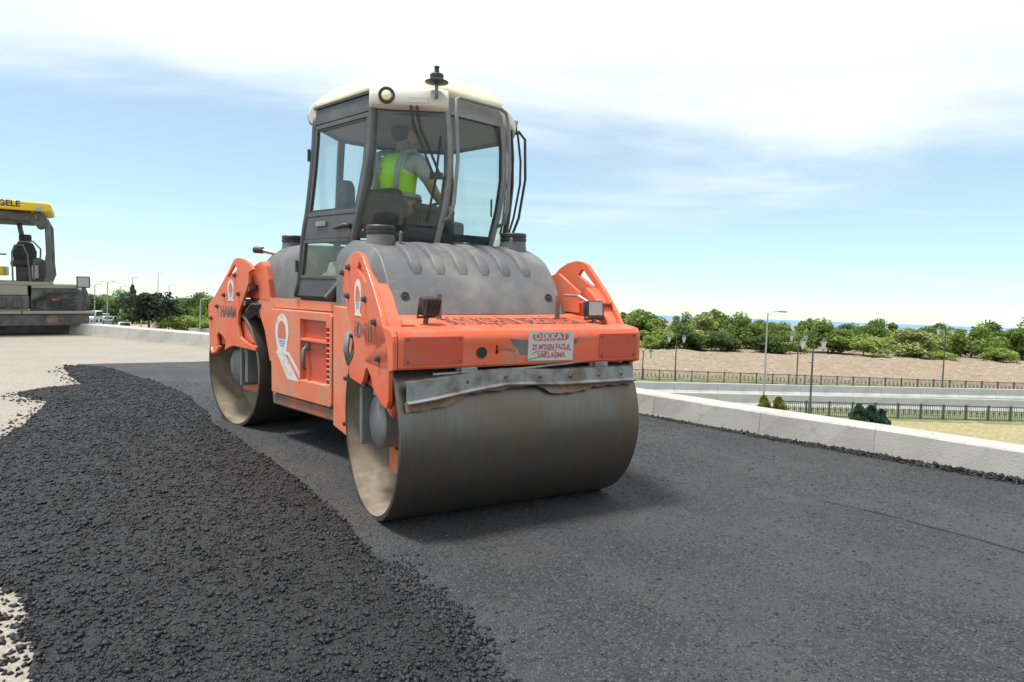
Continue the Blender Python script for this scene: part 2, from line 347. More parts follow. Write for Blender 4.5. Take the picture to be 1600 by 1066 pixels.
# the earth bank right of the road, with its flat top where the trees grow
def bank():
    b = MB(); xs = np.concatenate([np.linspace(-20, 90, 150), np.linspace(92, 260, 40)]); ys = np.concatenate([np.linspace(60, 84, 34), np.linspace(86, 130, 14), np.array([180, 260, 455])])
    def zz(x, y):
        k = min(max((y-62)/18, 0), 1); k = k*k*(3-2*k); e = min(max((x+14)/16, 0), 1); e = e*e*(3-2*e)
        n = noise.fractal(Vector((x*.35, y*.35, 0)), .9, 2.1, 5)*.28+noise.noise(Vector((x*.06, y*.06, 3)))*.25
        return ZT-.15+(1.75+(-.35 if x > 40 else 0)*0)*k*e+n*(.25+.75*k)*e*(1 if y < 90 else .4)
    nx, ny = len(xs), len(ys)
    b.add([(x, y, zz(x, y)) for y in ys for x in xs], [(j*nx+i, j*nx+i+1, (j+1)*nx+i+1, (j+1)*nx+i) for j in range(ny-1) for i in range(nx-1)])
    o = b.build('dirt_bank', 'berm_dirt', kind='structure', smooth=True)
    return zz
bankz = bank()
# icosahedron stones, joined
_p = (1+5**.5)/2
ICO = np.array([(-1, _p, 0), (1, _p, 0), (-1, -_p, 0), (1, -_p, 0), (0, -1, _p), (0, 1, _p), (0, -1, -_p), (0, 1, -_p), (_p, 0, -1), (_p, 0, 1), (-_p, 0, -1), (-_p, 0, 1)])/math.sqrt(1+_p*_p)
ICF = np.array([(0, 11, 5), (0, 5, 1), (0, 1, 7), (0, 7, 10), (0, 10, 11), (1, 5, 9), (5, 11, 4), (11, 10, 2), (10, 7, 6), (7, 1, 8), (3, 9, 4), (3, 4, 2), (3, 2, 6), (3, 6, 8), (3, 8, 9), (4, 9, 5), (2, 4, 11), (6, 2, 10), (8, 6, 7), (9, 8, 1)])
OCT = np.array([(1, 0, 0), (-1, 0, 0), (0, 1, 0), (0, -1, 0), (0, 0, 1), (0, 0, -1)], float)
OCF = np.array([(0, 2, 4), (2, 1, 4), (1, 3, 4), (3, 0, 4), (2, 0, 5), (1, 2, 5), (3, 1, 5), (0, 3, 5)])
def stones(name, P, r, m, M=None, flat=.65, parent=None, base=None):
    ICO, ICF = base or (OCT, OCF); nv_ = len(ICO)
    n = len(P); P = np.asarray(P); r = np.asarray(r)
    V = (ICO[None]+rng.normal(0, .22, (n, nv_, 3)))*rng.uniform(.75, 1.3, (n, nv_, 1))*(rng.uniform(.7, 1.35, (n, 1, 3))*np.array([1, 1, flat]))
    a = rng.uniform(0, 6.28, n); c, s = np.cos(a), np.sin(a)
    V = np.stack([V[..., 0]*c[:, None]-V[..., 1]*s[:, None], V[..., 0]*s[:, None]+V[..., 1]*c[:, None], V[..., 2]], -1)*r[:, None, None]+P[:, None, :]
    F = (ICF[None]+(np.arange(n)*nv_)[:, None, None]).reshape(-1, 3)
    me = bpy.data.meshes.new(name); me.vertices.add(n*nv_); me.vertices.foreach_set('co', V.astype(np.float32).ravel())
    me.loops.add(len(F)*3); me.loops.foreach_set('vertex_index', F.astype(np.int32).ravel()); me.polygons.add(len(F)); me.polygons.foreach_set('loop_start', np.arange(0, len(F)*3, 3, dtype=np.int32)); me.polygons.foreach_set('loop_total', np.full(len(F), 3, dtype=np.int32))
    me.update(calc_edges=True); me.materials.append(MATS[m])
    o = bpy.data.objects.new(name, me); COL.objects.link(o)
    if M is not None: o.matrix_world = M
    if parent: o.parent = parent
    o['kind'] = 'stuff'; return o
bp = [(x, y, bankz(x, y)) for x, y in zip(rng.uniform(8, 75, 700), rng.uniform(61, 84, 700))]
tag(stones('rubble', bp, rng.uniform(.03, .18, 700)*rng.uniform(.4, 1.2, 700), 'rock', base=(ICO, ICF)), 'loose pale rubble strewn over the earth bank', 'rubble')

# ------------------------------------------------------------------ road surface (road frame)
JXY = (-.97963, 6.20878)
K = [(-32, 27.6), (-20, 21.5), (-11.37, 17.02), (-8.83, 15.63), (-6.42, 14.36), (-4.2, 13.0), (-2.2, 11.45), (-.3, 9.75), (1.63, 7.72), (2.52, 6.82), (3.31, 6.11), (4.1, 5.33), (6, 3.35), (8, 1.1), (10, -1.5), (12, -4.5)]
sheet('ground', 'sand', K+[(12, -7), (-32, -7)], -.4, 0., G)
LB = [(-7.18, 10.85), (-5.75, 9.05), (-6.07, 8.73), (-6.0, 8.24), (-5.37, 7.88), (-4.74, 6.57), (-4.45, 5.78), (-4.1, 4.9), (-3.4, 3.95), (-2.72, 3.45), (-2.21, 3.05), (-2.05, 2.71), (-1.77, 2.42), (-1.5, 1.6), (-1.3, .5), (-1.2, -3)]
RB = [(1.1, -3), (.7, .4), (.2, 1.6), (-.14, 2.49), (-.32, 2.9), (-.66, 3.45), (-1.03, 4.15), (-1.95, 5.45), (-2.97, 6.75), (-3.25, 7.2), (-3.95, 8.29), (-5.02, 9.45), (-6.45, 10.74)]
def wob(pts, a, f, n=8):
    o = []
    for i in range(len(pts)-1):
        for k in range(n):
            t = k/n; x = pts[i][0]*(1-t)+pts[i+1][0]*t; y = pts[i][1]*(1-t)+pts[i+1][1]*t
            o.append((x+a*noise.noise(Vector((x*f, y*f, 1))), y+a*noise.noise(Vector((x*f, y*f, 9)))))
    return o+[pts[-1]]
# compacted mat: everything from the loose strip to the kerb
far = [(-7.1, 11.0), (-5.6, 11.7), (-4.6, 12.2), (-2.9, 12.0)]
comp = list(reversed(RB))+[(11.2, -3)]+[(x-.02, y-.03) for x, y in reversed(K[6:15])]+list(reversed(wob(far, .12, 1.5, 4)))
sheet('road', 'asphalt', comp, -.05, .03, G)
# lane joint pressed in the mat
sj = wob([(1.9, 5.05), (2.37, 4.6), (2.69, 4.26), (3.0, 3.85), (3.6, 3.0)], .03, 3., 8)
jm = MB()
for i in range(len(sj)-1):
    wd = .010*min(1, i/12)*max(0, noise.noise(Vector((i*.35, 0, 0)))+.55)
    if wd > .001: jm.add([(sj[i][0]-wd, sj[i][1]-wd, .034), (sj[i][0]+wd, sj[i][1]+wd, .034), (sj[i+1][0]+wd, sj[i+1][1]+wd, .034), (sj[i+1][0]-wd, sj[i+1][1]-wd, .034)], [(0, 1, 2, 3)])
o = jm.build('road_joint', 'asphalt_loose', kind='structure'); o.matrix_world = G
# the loose, freshly spread strip: bumpy bed and separate stones
loose = np.array(wob(LB, .10, 2.2)+[(x+.02, y+.01) for x, y in wob(RB, .05, 2.5)])
def inpoly(x, y, P):
    c = np.zeros(x.shape, bool); j = len(P)-1
    for i in range(len(P)):
        a, b = P[i], P[j]
        with np.errstate(divide='ignore', invalid='ignore'):
            c ^= ((a[1] > y) != (b[1] > y)) & (x < (b[0]-a[0])*(y-a[1])/(b[1]-a[1]+1e-12)+a[0])
        j = i
    return c
def edged(x, y, P):
    d = np.full(x.shape, 1e9)
    for i in range(len(P)):
        a = P[i]; b = P[(i+1) % len(P)]; ab = b-a; t = np.clip(((x-a[0])*ab[0]+(y-a[1])*ab[1])/(ab@ab+1e-12), 0, 1)
        d = np.minimum(d, np.hypot(x-a[0]-t*ab[0], y-a[1]-t*ab[1]))
    return d
def bedz(x, y):
    d = edged(x, y, loose); n = np.array([noise.noise(Vector((a*3, b*3, 0)))*.012+noise.noise(Vector((a*9, b*9, 5)))*.010+noise.noise(Vector((a*26, b*26, 5)))*.007 for a, b in zip(x.ravel(), y.ravel())]).reshape(x.shape)
    return np.minimum(1, d/.35)*(.014+n*.55)+.034
gx = np.arange(-7.4, 1.2, .06); gy = np.arange(.6, 11.1, .06); X, Y = np.meshgrid(gx, gy); ins = inpoly(X, Y, loose); Zb = np.where(ins, bedz(X, Y), -.02)
idx = -np.ones(X.shape, int); b = MB(); sel = ins.copy()
sel[1:] |= ins[:-1]; sel[:-1] |= ins[1:]; sel[:, 1:] |= ins[:, :-1]; sel[:, :-1] |= ins[:, 1:]
q = np.argwhere(sel)
for k, (j, i) in enumerate(q): idx[j, i] = k
b.v = [(X[j, i], Y[j, i], Zb[j, i]) for j, i in q]
for j, i in q:
    if j+1 < X.shape[0] and i+1 < X.shape[1]:
        f = (idx[j, i], idx[j, i+1], idx[j+1, i+1], idx[j+1, i])
        if min(f) >= 0: b.f.append(f)
o = b.build('asphalt_bed', 'asphalt_loose', smooth=True, kind='stuff'); o.matrix_world = G; tag(o, 'black bed of freshly spread loose asphalt', 'asphalt')
n = 480000; px = rng.uniform(-7.4, 1.2, n); py = 1.7+9.3*rng.random(n)**1.9
ok = inpoly(px, py, loose); px, py = px[ok], py[ok]; pr = rng.gamma(2.0, .0022, len(px))*(1+.07*(py-2)); pr = np.clip(pr, .0022, .017)
pz = bedz(px, py)+rng.uniform(-.4, .6, len(px))*pr
tag(stones('asphalt_stones', np.stack([px, py, pz], 1), pr, 'stone_black', G), 'coarse black asphalt stones covering the unrolled strip', 'stones')
# stones that rolled out onto the sand
m_ = 1300; base = np.array(wob(LB, .10, 2.2, 40)); bi = rng.integers(0, len(base), m_); off = np.abs(rng.normal(0, .13, m_))
P2 = np.stack([base[bi, 0]-off*.8, base[bi, 1]+rng.normal(0, .08, m_)-off*.2, np.full(m_, .004)], 1)
tag(stones('spilled_stones', P2, rng.gamma(4., .0028, m_).clip(.004, .03), 'stone_black', G), 'black stones spilled over the edge onto the sand', 'stones')
m_ = 3000; base = np.array(wob(RB[1:6], .06, 2.2, 60)); bi = rng.integers(0, len(base), m_); off = np.abs(rng.normal(0, .06, m_)); off = np.where(base[bi, 1] > 3.6, off*.3, off)
P2 = np.stack([base[bi, 0]+off*.85+rng.normal(0, .03, m_), base[bi, 1]+off*.5+rng.normal(0, .05, m_), np.full(m_, .034)], 1)
tag(stones('strewn_stones', P2, rng.gamma(4., .0021, m_).clip(.004, .02), 'stone_black', G), 'black stones strewn onto the rolled mat beside the loose strip', 'stones')
# aggregate standing a little proud of the rolled mat
compA = np.array(comp); n = 230000; px = rng.uniform(-5.5, 5.5, n); py = 2.0+7.5*rng.random(n)**1.8; ok = inpoly(px, py, compA) & ~inpoly(px, py, loose); px, py = px[ok], py[ok]
dl = np.abs(((px-JXY[0])*.8816+(py-JXY[1])*.472)) < .87
uf = (px-JXY[0])*.472-(py-JXY[1])*.8816; keep_ = ~(dl & (np.abs(uf-1.75) < .2)); px, py = px[keep_], py[keep_]
pr = rng.gamma(3., .0016, len(px)).clip(.002, .009)*(1+.05*(py-2))
tag(stones('mat_aggregate', np.stack([px, py, .030+rng.uniform(-.25, .12, len(px))*pr], 1), pr, 'aggregate', G, flat=.45), 'fine grey stones bedded in the rolled asphalt', 'stones')
# ridge of loose asphalt along the kerb foot
m_ = 9000; kb = np.array(wob(K[7:15], .0, 1, 60)); bi = rng.integers(0, len(kb)-1, m_); tt = np.clip(1-(kb[bi, 1]-4.0)/4.2, .05, 1.)
dx_ = kb[np.minimum(bi+1, len(kb)-1)]-kb[np.maximum(bi-1, 0)]; nn = np.stack([-dx_[:, 1], dx_[:, 0]], 1)/np.maximum(np.hypot(dx_[:, 0], dx_[:, 1]), 1e-6)[:, None]
nn *= -np.sign((nn*np.array([1, 1])).sum(1))[:, None]
aw = np.abs(rng.normal(0, .5, m_)).clip(0, 1)*.17*tt
P3 = np.stack([kb[bi, 0]+nn[:, 0]*aw+rng.normal(0, .02, m_), kb[bi, 1]+nn[:, 1]*aw+rng.normal(0, .02, m_), .03+np.maximum(0, .06*tt-aw*.35)*rng.random(m_)], 1)
tag(stones('kerb_foot_stones', P3, rng.gamma(4., .0030, m_).clip(.005, .03), 'stone_black', G), 'ridge of loose black asphalt along the kerb foot', 'stones')

# ------------------------------------------------------------------ kerb, cast in lengths
kroot = empty('kerb', G.copy(), 'pale cast concrete kerb curving along the edge of the road', 'kerb')
KP = []
for i in range(len(K)-1):
    L_ = math.dist(K[i], K[i+1]); nseg = max(1, round(L_/1.35))
    for k in range(nseg): KP.append((K[i][0]+(K[i+1][0]-K[i][0])*k/nseg, K[i][1]+(K[i+1][1]-K[i][1])*k/nseg))
KP.append(K[-1])
def nrm(i):
    a = Vector(KP[max(i-1, 0)]); c = Vector(KP[min(i+1, len(KP)-1)]); d = (c-a).normalized(); return Vector((-d.y, d.x)) if (-d.y+d.x) > 0 else Vector((d.y, -d.x))
for i in range(len(KP)-1):
    a, c = Vector(KP[i]), Vector(KP[i+1]); d = (c-a).normalized(); a2, c2 = a+d*.0012, c-d*.0012
    b = MB(); rows = []
    nn_ = 5
    for k in range(nn_+1):
        p = a2.lerp(c2, k/nn_); nv = nrm(i).lerp(nrm(i+1), k/nn_).normalized(); j = [random.uniform(-.006, .006) for _ in range(6)]
        prof = [(-.02+j[0], -.05), (.0+j[1], .06), (.02+j[2]*.6, .262+j[3]*.5), (.035, .275+j[4]*.4), (.29+j[5], .278), (.31, .26), (.33, -.35)]
        rows.append([(p.x+nv.x*o_, p.y+nv.y*o_, z_) for o_, z_ in prof])
    m7 = 7
    b.add([q_ for r_ in rows for q_ in r_], [(k*m7+t, k*m7+t+1, (k+1)*m7+t+1, (k+1)*m7+t) for k in range(nn_) for t in range(m7-1)]+[tuple(range(m7)), tuple(reversed(range(nn_*m7, nn_*m7+m7)))])
    b.build('kerb_block', 'concrete', kroot)
# grassed slope from the kerb down to the plain
b = MB(); fo = [(0.30, -.30), (1.5, -.9), (5.5, -5.6)]
for i, p in enumerate(KP):
    nv = nrm(i)
    for o_, z_ in fo: b.v.append((p[0]+nv.x*o_, p[1]+nv.y*o_, z_))
b.f = [(i*3+t, i*3+t+1, i*3+t+4, i*3+t+3) for i in range(len(KP)-1) for t in range(2)]
o = b.build('embankment', 'dry_grass', kind='structure'); o.matrix_world = G
sheet('dry_lawn', 'dry_grass', [(8, 18), (60, 18), (60, 41.5), (12, 40)], ZT+.02, ZT+.05)
# roads of the plain, left
def gpoly(name, m, pix, z):
    pts = [gz(x, y, z) for x, y in pix]; b = MB().prism([(p.x, p.y) for p in pts], z-.02, z, 'w'); return b.build(name, m, kind='structure')
gpoly('far_road', 'far_road', [(100, 540), (137, 496), (158, 482), (172, 482), (185, 500), (215, 524), (240, 545)], ZT+.04)
gpoly('dirt_path', 'dirt_path', [(172, 482), (186, 486), (205, 498), (250, 513), (345, 531), (345, 542), (215, 524), (187, 500)], ZT+.06)

# ------------------------------------------------------------------ trees
def crown_mesh(name, n, rx, rz, seed, leaf=.16, lobes=9, cone=False, m='leaf_mid', core=.55):
    r = np.random.default_rng(seed); cs = r.normal(0, 1, (lobes, 3)); cs /= np.linalg.norm(cs, axis=1)[:, None]; cs *= r.uniform(.25, .80, (lobes, 1)); cs[:, 2] = np.where(cs[:, 2] > 0, cs[:, 2]*r.uniform(.7, 1.15, lobes), cs[:, 2]*.8); rad = r.uniform(.18, .46, lobes)
    which = r.integers(0, lobes, n); d = r.normal(0, 1, (n, 3)); d /= np.linalg.norm(d, axis=1)[:, None]
    p = cs[which]+d*rad[which][:, None]*(r.random(n)**.45)[:, None]
    if cone:
        h = r.random(n)**.8; a = r.uniform(0, 6.28, n); q = (1-h)**(.9 if m == 'leaf_dark' else .5)*(.45+.55*r.random(n)**.5)*(.75+.25*np.sin(h*38+a)); p = np.stack([q*np.cos(a), q*np.sin(a), h*2-1], 1)
    p = p*np.array([rx, rx, rz])
    e1 = r.normal(0, 1, (n, 3)); e1 /= np.linalg.norm(e1, axis=1)[:, None]; e2 = np.cross(e1, r.normal(0, 1, (n, 3))); e2 /= np.linalg.norm(e2, axis=1)[:, None]
    s = leaf*r.uniform(.5, 1.3, n)[:, None]
    V = np.stack([p-e1*s*.6, p+e2*s*.45, p+e1*s*.6, p-e2*s*.45], 1).reshape(-1, 3)
    F = np.arange(n*4).reshape(n, 4)
    me = bpy.data.meshes.new(name); me.from_pydata(V.tolist(), [], F.tolist()); me.materials.append(MATS[m])
    at_ = me.attributes.new('tint', 'FLOAT', 'FACE'); lob = r.random(lobes)[which]*.5+r.random(n)*.5; at_.data.foreach_set('value', lob.astype(np.float32))
    me.update(); return me
CR = {}
for k, (m, n, lf) in {'mid': ('leaf_mid', 7800, .24), 'light': ('leaf_light', 7400, .24), 'dark': ('leaf_dark', 7600, .23), 'mid2': ('leaf_mid', 7200, .25), 'light2': ('leaf_light', 7000, .22)}.items():
    CR[k] = crown_mesh('crown_'+k, n, 1., 1., len(k)*13+n, leaf=lf*.35, lobes=15+len(k)*2, m=m)
CR['blossom'] = crown_mesh('crown_blossom', 3600, 1., 1., 77, leaf=.11, lobes=12, m='leaf_light')
CR['flowers'] = crown_mesh('crown_flowers', 1100, 1.04, 1.04, 77, leaf=.085, lobes=12, m='blossom')
CR['pine'] = crown_mesh('crown_pine', 4200, 1., 1., 5, leaf=.12, lobes=16, m='leaf_pine')
CR['cone'] = crown_mesh('crown_cone', 3000, 1., 1., 6, leaf=.15, cone=True, m='leaf_dark')
CR['thuja'] = crown_mesh('crown_thuja', 2600, 1., 1., 8, leaf=.16, cone=True, m='leaf_thuja')
CR['blue'] = crown_mesh('crown_blue', 3000, 1., 1., 9, leaf=.15, cone=True, m='leaf_blue')
def trunk_mesh(seed):
    r = random.Random(seed); b = MB(); b.tube([(0, 0, -.2), (.02, .01, .3), (.05*r.uniform(-1, 1), .04, .62), (.06*r.uniform(-1, 1), 0, 1.0)], [.055, .042, .032, .012], 8)
    for k in range(6):
        a = k*1.05+r.random(); h = .38+.09*k; l = .42-.04*k
        b.tube([(.02, .01, h), (l*.5*math.cos(a), l*.5*math.sin(a), h+.14), (l*math.cos(a), l*math.sin(a), h+.32)], [.022, .014, .005], 6)
    me = bpy.data.meshes.new('trunk'); me.from_pydata(b.v, [], b.f); me.materials.append(MATS['bark']); return me
TRM = [trunk_mesh(i) for i in range(3)]
def tree(px, ytop, D, wpx, kind, label, group, zb=None, name='tree', cfrac=.82, ybot=None):
    top = at(px, ytop, D); zb = bankz(top.x, D) if zb is None else zb
    h = top.z-zb; wd = wpx/1067*D/2
    root = empty(name, T(top.x, D, zb) @ RZ(random.uniform(0, 6.28)), label, 'tree' if name.endswith('tree') else 'shrub', group)
    t = bpy.data.objects.new('trunk', TRM[random.randrange(3)]); COL.objects.link(t); t.parent = root; t.scale = (h*.5, h*.5, h*.62) if name.endswith('tree') else (h*.12, h*.12, h*.5)
    ch = h*cfrac/2
    c = bpy.data.objects.new('crown', CR[kind]); COL.objects.link(c); c.parent = root; c.location = (0, 0, h-ch); c.scale = (wd*1.5, wd*1.5, ch*1.2); c.location.z = h-ch*1.15
    if kind in ('cone', 'thuja', 'blue'): c.scale = (wd*2.3, wd*2.3, ch)
    if kind == 'blossom':
        f = bpy.data.objects.new('flowers', CR['flowers']); COL.objects.link(f); f.parent = c
    return root
gr = 'trees along the top of the earth bank'
RT = [(1000, 478, 92, 66, 'mid', 'tall green tree right behind the roller beam corner'), (1038, 503, 88, 60, 'light', 'low pale green bush tree right of the roller'), (1066, 487, 110, 34, 'mid2', 'thin tall tree between the pale bush and the blossom tree'),
 (1063, 508, 87, 56, 'dark', 'dark rounded bush tree in front of the thin tall tree'), (1098, 494, 96, 58, 'blossom', 'leftmost white flowering tree on the bank'), (1117, 478, 104, 46, 'mid', 'tallest tree behind the leftmost flowering tree'), (1120, 520, 86, 62, 'dark', 'low dark bush below the leftmost flowering tree'),
 (1147, 500, 100, 40, 'dark', 'dark tree left of the tall grey street light'), (1167, 488, 94, 52, 'mid2', 'rounded tree left of the tall grey street light'), (1206, 500, 97, 62, 'mid', 'broad tree behind the tall grey street light'), (1200, 524, 86, 52, 'dark', 'low dark bush at the foot of the tall grey street light'), (1236, 528, 86, 44, 'light', 'low pale bush behind the farther park lamp'),
 (1266, 493, 105, 32, 'mid', 'thin tree behind the nearest park lamp'), (1297, 498, 92, 68, 'mid2', 'broad green tree right of the nearest park lamp'), (1325, 508, 108, 44, 'dark', 'dark tree behind the broad green tree'), (1352, 514, 87, 66, 'light', 'bright pale green tree with layered branches'),
 (1376, 493, 98, 48, 'mid', 'tall tree behind the bright pale green tree'), (1412, 515, 88, 56, 'blossom', 'white flowering tree in the middle of the bank'), (1440, 519, 87, 60, 'blossom', 'rightmost white flowering tree near the double park lamp'), (1452, 506, 112, 40, 'mid', 'tree peeping over the rightmost flowering tree'),
 (1486, 509, 94, 50, 'light2', 'pale tree just right of the double park lamp'), (1520, 507, 92, 58, 'mid2', 'dense green tree right of the double park lamp'), (1552, 506, 97, 56, 'dark', 'dark tree second from the right edge'), (1590, 507, 92, 66, 'mid', 'green tree at the right edge'), (1565, 540, 84, 44, 'light2', 'low bush near the right edge'), (1470, 545, 84, 40, 'light', 'low bush at the foot of the double park lamp'),
 (1020, 522, 85, 40, 'light2', 'low bush beside the roller beam corner'), (1625, 500, 95, 60, 'dark', 'dark tree cut by the right edge'), (1085, 489, 118, 44, 'light2', 'pale tree in the second row left of the tallest tree'), (1186, 496, 116, 40, 'mid', 'tree in the second row just left of the tall grey street light'), (1232, 503, 118, 46, 'mid2', 'tree in the second row between the street light and the park lamps'), (1340, 506, 116, 50, 'light', 'pale tree in the second row behind the bright layered tree'), (1466, 508, 118, 50, 'dark', 'dark tree in the second row behind the double park lamp'), (1537, 508, 116, 48, 'light2', 'pale tree in the second row near the right edge')]
for px_, yt, D, wp, kd, lb in RT: tree(px_, yt, D, wp, kd, lb, gr, cfrac=1.0)
gl = 'trees of the plain on the left'
tree(234, 439, 112, 54, 'pine', 'large dark pine tree left of the roller', gl, ZT, 'pine_tree', .78)
tree(207, 442, 140, 22, 'cone', 'slim dark conifer left of the large pine', gl, ZT, 'conifer_tree', .95)
LT = [(141, 462, 190, 40, 'dark', 'dark tree nearest the paver on the plain'), (163, 457, 210, 36, 'mid', 'green tree above the far road end'), (190, 453, 200, 46, 'mid2', 'rounded tree left of the slim conifer'), (178, 470, 170, 30, 'dark', 'low dark tree beside the dirt path'), (215, 470, 150, 34, 'mid', 'tree in front of the slim conifer'),
 (262, 470, 165, 40, 'dark', 'dark tree just right of the large pine'), (288, 462, 175, 50, 'mid', 'broad tree between the pine and the roller'), (314, 460, 160, 44, 'dark', 'dark tree beside the roller rear'), (332, 463, 155, 40, 'mid2', 'tree partly hidden by the roller rear'),
 (264, 487, 118, 34, 'light', 'small pale tree at the foot of the pine'), (289, 489, 114, 38, 'light2', 'small rounded pale tree in the middle of the lawn'), (316, 486, 112, 40, 'light', 'small pale tree beside the roller drum')]
for px_, yt, D, wp, kd, lb in LT: tree(px_, yt, D, wp, kd, lb, gl, ZT, cfrac=1.0)
gs = 'shrubs below the kerb'
for px_, yt, D, wp, kd, lb in [(1195, 612, 27, 26, 'thuja', 'yellow green clipped shrub, left one beyond the kerb'), (1218, 615, 27.6, 28, 'thuja', 'yellow green clipped shrub, right one beyond the kerb'), (1343, 626, 26, 30, 'blue', 'pointed blue green conifer shrub, left of three'), (1362, 628, 26.4, 30, 'blue', 'pointed blue green conifer shrub, middle of three'), (1378, 634, 25.8, 28, 'blue', 'pointed blue green conifer shrub, right of three')]:
    tree(px_, yt, D, wp, kd, lb, gs, ZT+.05, 'conifer_shrub', .96)

# ------------------------------------------------------------------ park lamps, street lights, railings, barriers
def park_lamp(px, ybase, ytop, D, label, arms):
    base = at(px, ybase, D); h = at(px, ytop, D).z-base.z
    r = empty('park_lamp', T(base.x, D, base.z) @ RZ(arms), label, 'lamp', 'park lamps beyond the kerb')
    MB().lathe([(.13, 0), (.13, .25), (.09, .35), (.06, .9), (.05, h*.8), (.04, h)], (0, 0, 0), (0, 0, 1), 12).build('post', 'lamp_green', r, smooth='auto')
    a = MB()
    for s in (-1, 1):
        a.tube([(0, 0, h-.15), (s*.25, 0, h+.12), (s*.55, 0, h+.18), (s*.72, 0, h+.02)], .022, 6)
    a.build('arm', 'lamp_green', r)
    for s in (-1, 1):
        l = MB().lathe([(.07, -.62), (.17, -.2), (.19, -.14)], (s*.72, 0, h+.1), (0, 0, 1), 6).build('lantern', 'lamp_glass', r)
        MB().lathe([(.21, -.14), (.15, -.04), (.03, .06), (0, .1)], (s*.72, 0, h+.1), (0, 0, 1), 6).build('lantern_roof', 'lamp_green', l)
        MB().lathe([(.05, -.70), (.09, -.62)], (s*.72, 0, h+.1), (0, 0, 1), 6).build('lantern_foot', 'lamp_green', l)
park_lamp(1265, 648, 532, 41, 'dark green twin lantern lamp rising from the near railing', .25)
park_lamp(1244, 606, 524, 60, 'dark green twin lantern lamp just behind the nearest one', .25)
park_lamp(1054, 601, 526, 62, 'dark green twin lantern lamp nearest the roller', .2)
park_lamp(1472, 609, 514, 58, 'dark green twin lantern lamp at the far right', .2)
park_lamp(1003, 601, 548, 61, 'dark green twin lantern lamp half hidden by the roller', .2)
def street_light(px, ybase, ytop, D, label, group, double=False, zb=None):
    base = at(px, ybase, D); top = at(px, ytop, D); zb = base.z if zb is None else zb; h = top.z-zb
    r = empty('street_light', T(top.x, D, zb), label, 'street light', group); k = D/60
    MB().tube([(0, 0, 0), (0, 0, h)], [.09*k**.5, .05*k**.5], 8).build('pole', 'pole_grey', r)
    for s in ((-1, 1) if double else (1,)):
        MB().tube([(0, 0, h-.15), (s*.35, 0, h+.08), (s*.8, 0, h+.12)], .035*k**.5, 6).build('arm', 'pole_grey', r)
        MB().box((s*1.0, 0, h+.12), (.6, .25, .12)).build('lamp_head', 'pole_grey', r, bevel=.03)
street_light(1200, 625, 489, 47, 'tall grey street light standing right of the roller', 'street lights on the right', zb=ZT)
g2 = 'street lights of the plain'
for px_, yt, D, lb, db in [(148, 445, 135, 'street light nearest the paver', 0), (168, 441, 115, 'twin headed street light beside the far road', 1), (188, 448, 160, 'street light left of the slim conifer', 0), (207, 434, 175, 'high street light above the slim conifer', 0), (221, 462, 120, 'street light with its arm over the dirt path', 0), (245, 462, 116, 'street light in front of the large pine', 0), (247, 427, 190, 'highest street light behind the large pine', 0), (264, 446, 185, 'street light right of the large pine', 0), (313, 468, 108, 'street light nearest the roller rear', 0), (177, 455, 180, 'distant street light by the dirt path', 0)]:
    street_light(px_, 0, yt, D, lb, g2, db, ZT)
def railing(p0, p1, z, h, label, seg=1.45):
    p0 = Vector((*p0, z)); p1 = Vector((*p1, z)); d = p1-p0; n = round(d.length/seg); ang = math.atan2(d.y, d.x); st = d.length/n
    r = empty('railing', T(*p0) @ RZ(ang), label, 'railing', 'ornamental railings beyond the kerb')
    MB().bx(0, d.length, -.03, .03, h-.05, h).build('top_rail', 'lamp_green', r)
    MB().bx(0, d.length, -.025, .025, .08, .12).build('bottom_rail', 'lamp_green', r)
    post = MB().bx(-.045, .045, -.045, .045, -.1, h+.06).build('post', 'lamp_green', r); inf = MB()
    for k in range(1, 12):
        x = st*k/12; inf.bx(x-.011, x+.011, -.01, .01, .1, h-.04)
    for cx_ in (st*.25, st*.5, st*.75):
        for (x0, x1, z0, z1) in ((-.12, .12, .30, .33), (-.12, .12, .62, .65), (-.05, .05, .40, .56)): inf.bx(cx_+x0, cx_+x1, -.013, .013, z0, z1)
    inf = inf.build('infill_panel', 'lamp_green', r)
    for k in range(1, n+1):
        q = post.copy(); COL.objects.link(q); q.location.x = st*k
        if k < n: q = inf.copy(); COL.objects.link(q); q.location.x = st*k
railing((16.6, 41.3), (40, 43), ZT-.05, .95, 'dark ornamental railing in front of the low concrete barriers')
railing((6, 60.5), (58, 61), ZT+.0, .95, 'dark ornamental railing along the foot of the earth bank')
def barrier(p0, p1, z, h, label, seg=3.3):
    p0 = Vector((*p0, z)); p1 = Vector((*p1, z)); d = p1-p0; n = round(d.length/seg); st = d.length/n
    r = empty('concrete_barrier', T(*p0) @ RZ(math.atan2(d.y, d.x)), label, 'barrier', 'low concrete barriers of the lower road')
    p = MB().prism([(-.25, -.3), (.25, -.3), (.25, .1), (.12, .3), (.09, h), (-.09, h), (-.12, .3), (-.25, .1)], .012, st-.012, 'u').build('barrier_panel', 'wall_concrete', r, bevel=.02)
    for k in range(1, n):
        q = p.copy(); COL.objects.link(q); q.location.x = st*k
barrier((4, 43.3), (42, 48), ZT-.02, .88, 'nearer pale concrete barrier of the lower road')
barrier((2, 48.3), (52, 56.5), ZT+.1, .82, 'farther pale concrete barrier of the lower road')
sheet('lower_road', 'far_road', [(0, 43.8), (60, 51.2), (60, 56.2), (0, 48)], ZT+.0, ZT+.03)
o = MB().bx(0, 5.2, 0, .25, 0, 1.0).build('low_wall', 'wall_concrete', bevel=.03); p = gz(294, 522, ZT); o.location = p; tag(o, 'low white wall beside the roller rear beyond the kerb', 'wall')

